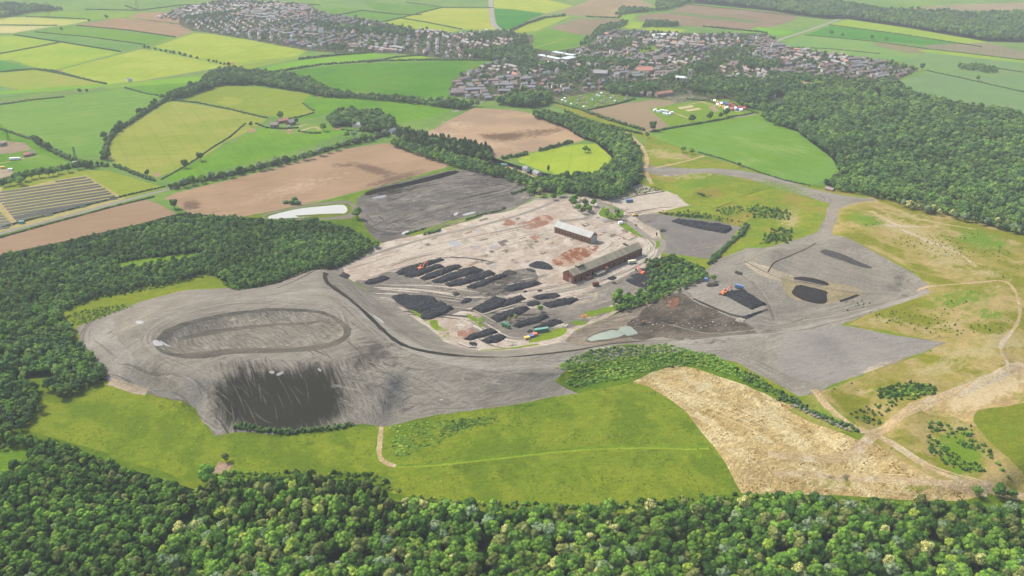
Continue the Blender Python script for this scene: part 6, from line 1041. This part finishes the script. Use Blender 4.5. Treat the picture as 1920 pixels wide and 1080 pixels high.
# ---------------------------------------------------------------- plant and vehicles
PM = {n: flatm(n + '_paint', c, .5, .06, .6, raw=True) for n, c in {'orange': (.60, .15, .06), 'yellow': (.60, .38, .09), 'green': (.03, .14, .07), 'blue': (.09, .16, .30), 'white': (.78, .78, .76), 'red': (.38, .09, .07), 'teal': (.10, .24, .19), 'beige': (.55, .50, .36), 'dark': (.03, .03, .035)}.items()}
RUB = flatm('rubber', (.02, .02, .02), .9, .1, 1, raw=True)
def excavator(px, py, rz, label, s=1.0):
    e = empty('excavator', G1(px, py), rz); e.scale = (s,) * 3; tag(e, label, 'excavator')
    for y in (-1.5, 1.5): m = MB(); m.prism([(-2.4, .25), (-2.0, 0), (2.0, 0), (2.4, .25), (2.4, .75), (2.0, 1.05), (-2.0, 1.05), (-2.4, .75)], y - .35, y + .35); m.obj('track', RUB, e)
    b = MB(); b.box(-1.2, 1.2, -1.1, 1.1, .5, 1.1); b.box(-2.9, 1.6, -1.5, 1.5, 1.12, 2.5, 0, None, .15, .1); b.box(-2.7, -.6, -1.4, 1.4, 2.5, 2.9, 0, None, .2, .15); body = b.obj('body', PM['orange'], e)
    c = MB(); c.box(.1, 1.7, .35, 1.48, 2.51, 4.0, 0, None, .15, .08); cb = c.obj('cab', PM['orange'], e); MB().box(.35, 1.62, .3, 1.3, 2.8, 3.7, 0, None, .05, .04).obj('window', GLASS, cb); MB().box(1.5, 1.72, .5, 1.3, 2.8, 3.7, 0).obj('window', GLASS, cb)
    def beam(nm, pr, y0=-.55, y1=-.1): m = MB(); m.prism(pr, y0, y1); return m.obj(nm, PM['orange'], e)
    beam('boom', [(1.2, 1.9), (1.7, 1.6), (4.6, 4.6), (7.2, 5.0), (7.3, 5.5), (4.3, 5.5)]); beam('arm', [(6.9, 5.6), (7.6, 5.3), (7.9, 2.4), (7.5, 2.3)]); m = MB(); m.prism([(6.6, 1.2), (7.2, .9), (8.2, 1.3), (8.1, 2.4), (7.3, 2.5)], -.9, .3); m.obj('bucket', PM['dark'], e); m = MB(); m.tube((2.0, -.32, 1.9), (4.3, -.32, 4.3), .12); m.obj('boom_cylinder', PM['dark'], e)
excavator(789.5, 506, .9, 'orange excavator working on top of the northern coal ridges', 1.05); excavator(1203, 514, 2.2, 'orange excavator on the coal beside the long brick shed', 1.0); excavator(1358, 552, .6, 'orange excavator at the left end of the grey pad stockpile', 1.05)
def loader(px, py, rz, label):
    e = empty('wheel_loader', G1(px, py), rz); tag(e, label, 'loader'); b = MB(); b.box(-2.8, -.2, -1, 1, .8, 2.1, 0, None, .2, .1); b.box(-.2, 1.8, -.7, .7, .8, 1.4); b.obj('body', PM['yellow'], e); c = MB(); c.box(-.9, .5, -.75, .75, 2.11, 3.4, 0, None, .15, .1); cb = c.obj('cab', PM['yellow'], e); MB().box(-.75, .45, -.78, .78, 2.3, 3.1).obj('window', GLASS, cb)
    for x in (-1.7, 1.4):
        for y in (-1.15, 1.15): m = MB(); m.tube((x, y - .28, .75), (x, y + .28, .75), .75, None, 12); m.obj('wheel', RUB, e)
    m = MB(); m.prism([(1.5, 1.3), (3.4, .5), (3.5, .8), (1.6, 1.7)], -.6, .6); m.obj('lift_arm', PM['yellow'], e); m = MB(); m.prism([(3.2, .1), (4.4, .15), (3.5, .45), (3.3, 1.3)], -1.3, 1.3); m.obj('bucket', PM['dark'], e)
loader(1190, 405, .4, 'yellow loading shovel at the stockyard entrance'); loader(1243, 399.5, 2.6, 'yellow loading shovel at the top of the right stockyard')
def lorry(px, py, rz, col, label, L_=8.0, cabc=None, cat='lorry', name='lorry'):
    e = empty(name, G1(px, py), rz); tag(e, label, cat); m = MB(); m.box(-L_ / 2, L_ / 2 - 2.2, -1.25, 1.25, 1.0, 3.3); m.obj('body', PM[col], e); c = MB(); c.box(L_ / 2 - 2.0, L_ / 2, -1.2, 1.2, .7, 3.0, 0, None, .15, .05); cb = c.obj('cab', PM[cabc or col], e); MB().box(L_ / 2 - .25, L_ / 2 + .0, -1.0, 1.0, 1.8, 2.6).obj('windscreen', GLASS, cb); MB().box(-L_ / 2 + .1, L_ / 2 - .2, -.9, .9, .65, .98).obj('chassis', PM['dark'], e)
    for x in (-L_ / 2 + 1, -L_ / 2 + 2.2, L_ / 2 - 1.1):
        for y in (-1.1, 1.1): w = MB(); w.tube((x, y - .15, .5), (x, y + .15, .5), .5, None, 12); w.obj('wheel', RUB, e)
lorry(949, 613.5, -.75, 'green', 'dark green tipper lorry on the track beside the coal rows', 7.5); lorry(1185, 494, .35, 'beige', 'beige box lorry parked at the right end of the long shed', 8); lorry(1386, 541, -.5, 'blue', 'blue lorry behind the coal on the grey pad', 7)
lorry(29, 300, .25, 'white', 'long white lorry on the lane at the left edge', 13, 'white'); lorry(1180, 379, .3, 'blue', 'blue lorry parked on the pale concrete pad', 8, 'blue')
def box_thing(name, px, py, rz, l, w, h, mat, label, cat, rib=True, roofm=None):
    e = empty(name, G1(px, py), rz); tag(e, label, cat); m = MB(); m.box(-l / 2, l / 2, -w / 2, w / 2, .1, h); k = int(l / .8)
    if rib:
        for i in range(k): x = -l / 2 + (i + .5) * l / k; m.box(x - .12, x + .12, -w / 2 - .06, w / 2 + .06, .15, h - .1)
    m.obj('body', mat, e); MB().box(-l / 2 - .08, l / 2 + .08, -w / 2 - .09, w / 2 + .09, h + .01, h + .15).obj('roof', roofm or mat, e); MB().box(l / 2 - .02, l / 2 + .06, -w / 2 + .2, w / 2 - .2, .3, h - .2).obj('door', PM['dark'] if rib else DOORM, e); return e
box_thing('shipping_container', 1015, 622, .32, 11, 2.6, 2.8, PM['green'], 'long green container beside the grass at the coal rows', 'container', True, PM['teal']); box_thing('skip', 988, 635, .4, 4, 2.4, 1.6, PM['yellow'], 'yellow skip by the yard edge', 'skip'); box_thing('skip', 997, 632, .4, 3.2, 2.2, 1.6, PM['blue'], 'small blue skip between the yellow and orange ones', 'skip'); box_thing('skip', 1003, 629, .4, 3.4, 2.2, 1.8, PM['orange'], 'orange skip next to the green container', 'skip')
box_thing('shipping_container', 1323, 527, 1.2, 3.2, 2.4, 2.6, PM['blue'], 'small blue container beside the round shrub', 'container'); box_thing('site_cabin', 1157, 398.5, .8, 5, 2.6, 2.8, PM['dark'], 'small dark cabin beside the pale pad road', 'cabin'); box_thing('site_cabin', 1117, 536, .3, 5, 3.4, 3.0, steel, 'rust-dark steel cage standing alone near the shed front', 'cage'); box_thing('shipping_container', 1163, 420, .3, 4, 2.4, 2.6, PM['white'], 'white cabin on the tip of the curved lawn', 'cabin')
box_thing('shipping_container', 945, 312, -.3, 8, 3, 3, PM['teal'], 'teal-roofed mobile home on the sandy lane', 'mobile home', False); box_thing('shipping_container', 20, 320, .2, 5, 2.6, 2.6, PM['white'], 'white trailer in the lower left-edge yard', 'trailer'); box_thing('shipping_container', 5, 316, .6, 5, 2.6, 2.4, PM['yellow'], 'yellow trailer in the lower left-edge yard', 'trailer'); box_thing('site_cabin', 41, 419, .2, 5, 2.6, 2.6, PM['teal'], 'dark green transformer cabin at the foot of the large solar plot', 'cabin')
box_thing('site_cabin', 1040, 521, .3, 4, 2.2, 2.0, PM['dark'], 'low dark box by the gable of the long shed', 'cabin') if False else None
for i, (x, y) in enumerate([(1234, 211), (1241, 209), (1249, 210), (1246, 215), (1253, 216), (1259, 213), (1228, 208)]):
    o = box_thing('caravan', x, y, random.uniform(-.5, .8), 6.5, 2.5, 2.7, PM['white'], 'white caravan parked on the grass below the fairground', 'caravan', False); o['group'] = 'caravans below the fairground'
for x, y, c, l in [(1352, 197, 'white', 8), (1358, 196, 'blue', 10), (1364, 198, 'blue', 9), (1370, 199, 'red', 9), (1376, 202, 'red', 8), (1345, 199, 'white', 7), (1350, 202, 'yellow', 5), (1357, 203, 'yellow', 6), (1363, 205, 'white', 8), (1370, 207, 'red', 7), (1378, 206, 'white', 6), (1383, 208, 'blue', 8), (1390, 209, 'white', 8), (1387, 205, 'red', 9), (1394, 206, 'red', 9), (1398, 204, 'red', 6), (1339, 192, 'white', 6), (1343, 195, 'red', 5)]:
    building('fair_stall', (x - l * .3, y), (x + l * .3, y + random.uniform(-1, 1)), 5, 2.6, 1.6, PM[c], PM[c], f'small {c} canopied stall crowded into the fairground', 'fair stall')[0]['group'] = f'{c} fairground stalls'
# solar panel rows
PV = NB('solar_panel'); mp = PV.n('ShaderNodeSeparateXYZ'); PV.l(PV.tc.outputs['Object'], mp.inputs[0]); fr = PV.math('FRACT', PV.math('MULTIPLY', mp.outputs[0], .5)); PV.l(PV.mix(PV.ss(fr, .93, .95), (.012, .02, .02, 1), (.12, .13, .13, 1)), PV.p.inputs['Base Color']); PV.p.inputs['Roughness'].default_value = .35; PV.p.inputs['Specular IOR Level'].default_value = .25; PV = PV.m
def solar(a, b, label, group, depth=2.1):
    A, L_, ang = frame(a, b); e = empty('solar_panel_row', A, ang); tag(e, label, 'solar panels', group); m = MB(); m.add([(0, 0, .5), (L_, 0, .5), (L_, depth, 1.35), (0, depth, 1.35), (0, 0, .58), (L_, 0, .58), (L_, depth, 1.43), (0, depth, 1.43)], [(3, 2, 1, 0), (4, 5, 6, 7), (0, 1, 5, 4), (1, 2, 6, 5), (2, 3, 7, 6), (3, 0, 4, 7)]); m.obj('panel', PV, e)
    f = MB(); k = max(2, int(L_ / 5))
    for i in range(k + 1): x = i * L_ / k; f.box(x - .07, x + .07, .5, .65, 0, .6); f.box(x - .07, x + .07, depth - .7, depth - .55, 0, 1.0)
    f.obj('frame', PM['white'], e)
z7 = lambda X, Y: (X / 5.142, 240 + Y / 5.142)
ordn = ['first', 'second', 'third', 'fourth', 'fifth', 'sixth', 'seventh', 'eighth', 'ninth', 'tenth', 'eleventh', 'twelfth', 'thirteenth']
for i, (a, b, c, d) in enumerate([(535, 527, 835, 483), (-60, 640, 880, 505), (-60, 668, 905, 527), (-60, 697, 955, 550), (-30, 722, 980, 570), (22, 742, 1020, 595), (42, 768, 1050, 620), (62, 795, 1075, 640), (85, 820, 1110, 665), (105, 845, 1135, 688), (125, 868, 900, 736), (140, 885, 835, 762), (160, 905, 515, 843)]): solar(z7(a, b), z7(c, d), f'{ordn[i]} solar panel row from the top of the large straw-coloured plot', 'rows of the large solar plot')
for i, (c, d) in enumerate([(15, 830), (38, 855), (60, 880), (85, 905), (108, 925), (122, 942), (95, 965)]): solar(z7(-150, d + 25 + i * 2), z7(c, d), f'{ordn[i]} solar panel row from the top of the small lower-left plot', 'rows of the lower-left solar plot')
# boulders in the ditch, pylons
bc = flatm('boulder_grey', (178, 172, 160), .95, .15, .9, Y=780)
bl = gnd(*np.array(pts("1482,758 1500,766 1520,775 1545,787 1565,795 1590,806")).T)
for i in range(34):
    t = i / 33 * 5; k = min(4, int(t)); q = bl[k] * (1 - (t - k)) + bl[k + 1] * (t - k) + np.array([random.uniform(-1, 1), random.uniform(-1, 1), 0]); rg = np.random.default_rng(i); v0, f0 = ico(2); s = random.uniform(.8, 1.5)
    o = mesh_obj('boulder', v0 * (1 + .2 * lump_noise(v0, rg, 1.8)[:, None]) * (s, s * .8, s * .6), f0, bc); o.location = (q[0], q[1], q[2] + .25); tag(o, 'pale grey boulder in the line set along the scrubby ditch', 'boulder', 'boulders lining the scrubby ditch')
def pylon(px, py, h, label):
    e = empty('pylon', G1(px, py), random.uniform(-.3, .3)); tag(e, label, 'pylon'); m = MB(); w = h * .09; mt = PM['dark'] if h < 25 else steel
    cs = [(-1, -1), (1, -1), (1, 1), (-1, 1)]
    for x, y in cs: m.tube((x * w, y * w, 0), (x * w * .18, y * w * .18, h), .22, .12, 4)
    for j in range(6):
        t0, t1 = j / 6, (j + 1) / 6; a, b = 1 - .82 * t0, 1 - .82 * t1
        for i in range(4): p, q = cs[i], cs[(i + 1) % 4]; m.tube((p[0] * w * a, p[1] * w * a, t0 * h), (q[0] * w * b, q[1] * w * b, t1 * h), .1, .1, 3)
    m.obj('tower', mt, e)
    for z, l in ((.72, .2), (.84, .16), (.95, .11)): k = MB(); k.tube((-h * l, 0, h * z), (h * l, 0, h * z), .16, .16, 4); k.tube((-h * l, 0, h * z), (0, 0, h * (z + .04)), .1, .1, 3); k.tube((h * l, 0, h * z), (0, 0, h * (z + .04)), .1, .1, 3); k.obj('cross_arm', mt, e)
pylon(143, 303, 19, 'dark lattice mast rising from the hedge at the green field edge'); pylon(93, 34, 42, 'pylon above the far left wood'); pylon(258, 18, 40, 'faint pylon at the top left skyline field'); pylon(16, 262, 14, 'small pole mast by the left-edge paddock hedge')
# faint posts and low walls round the yard
def wallrun(line, h, w, mat, label, name='low_wall', cat='wall'):
    g = gnd(*np.array(pts(line)).T); m = MB()
    for a, b in zip(g[:-1], g[1:]):
        d = b - a; L_ = float(np.hypot(d[0], d[1])); M = Matrix.Translation(Vector(a - g[0])) @ Matrix.Rotation(math.atan2(d[1], d[0]), 4, 'Z'); m.box(0, L_, -w / 2, w / 2, -.3, h, 0, M)
    o = m.obj(name, mat); o.location = tuple(g[0]); tag(o, label, cat)
wallrun("1144,381 1195,367 1246,359", .8, .5, conc, 'pale kerb wall along the top of the concrete pad'); wallrun("1144,383 1178,400 1230,391 1290,384", .7, .5, conc, 'pale kerb wall along the near side of the concrete pad'); wallrun("888,583 905,592 930,606", .9, 1.2, conc, 'grey retaining wall at the left of the concrete coal pad'); wallrun("860,645 880,652 892,652", 1.2, 1.0, whitep, 'curved white kerb at the near corner of the yard')
wallrun("905,590 945,578 968,571", .5, 1.8, conc, 'long grey slab dividing the concrete coal pad'); wallrun("700,455 676,468 640,492 600,510", .6, .4, conc, 'broken kerb along the plantation edge road')
# ---------------------------------------------------------------- haze: one closed box of even, pale air
def haze(density=0.75e-4):
    me = bpy.data.meshes.new('haze'); bm = bmesh.new(); bmesh.ops.create_cube(bm, size=1)
    bmesh.ops.scale(bm, vec=(34000, 34000, 380), verts=bm.verts); bmesh.ops.translate(bm, vec=(0, 0, 180), verts=bm.verts); bm.to_mesh(me); bm.free()
    m = bpy.data.materials.new('haze'); m.use_nodes = True; t = m.node_tree; t.nodes.clear(); o = t.nodes.new('ShaderNodeOutputMaterial'); v = t.nodes.new('ShaderNodeVolumePrincipled')
    v.inputs['Density'].default_value = density; v.inputs['Color'].default_value = (.90, .94, 1.0, 1); v.inputs['Anisotropy'].default_value = 0.0; t.links.new(v.outputs[0], o.inputs['Volume'])
    me.materials.append(m); ob = bpy.data.objects.new('haze', me); COL.objects.link(ob); ob['kind'] = 'stuff'; ob['label'] = 'thin pale haze in the air over the land'
haze()
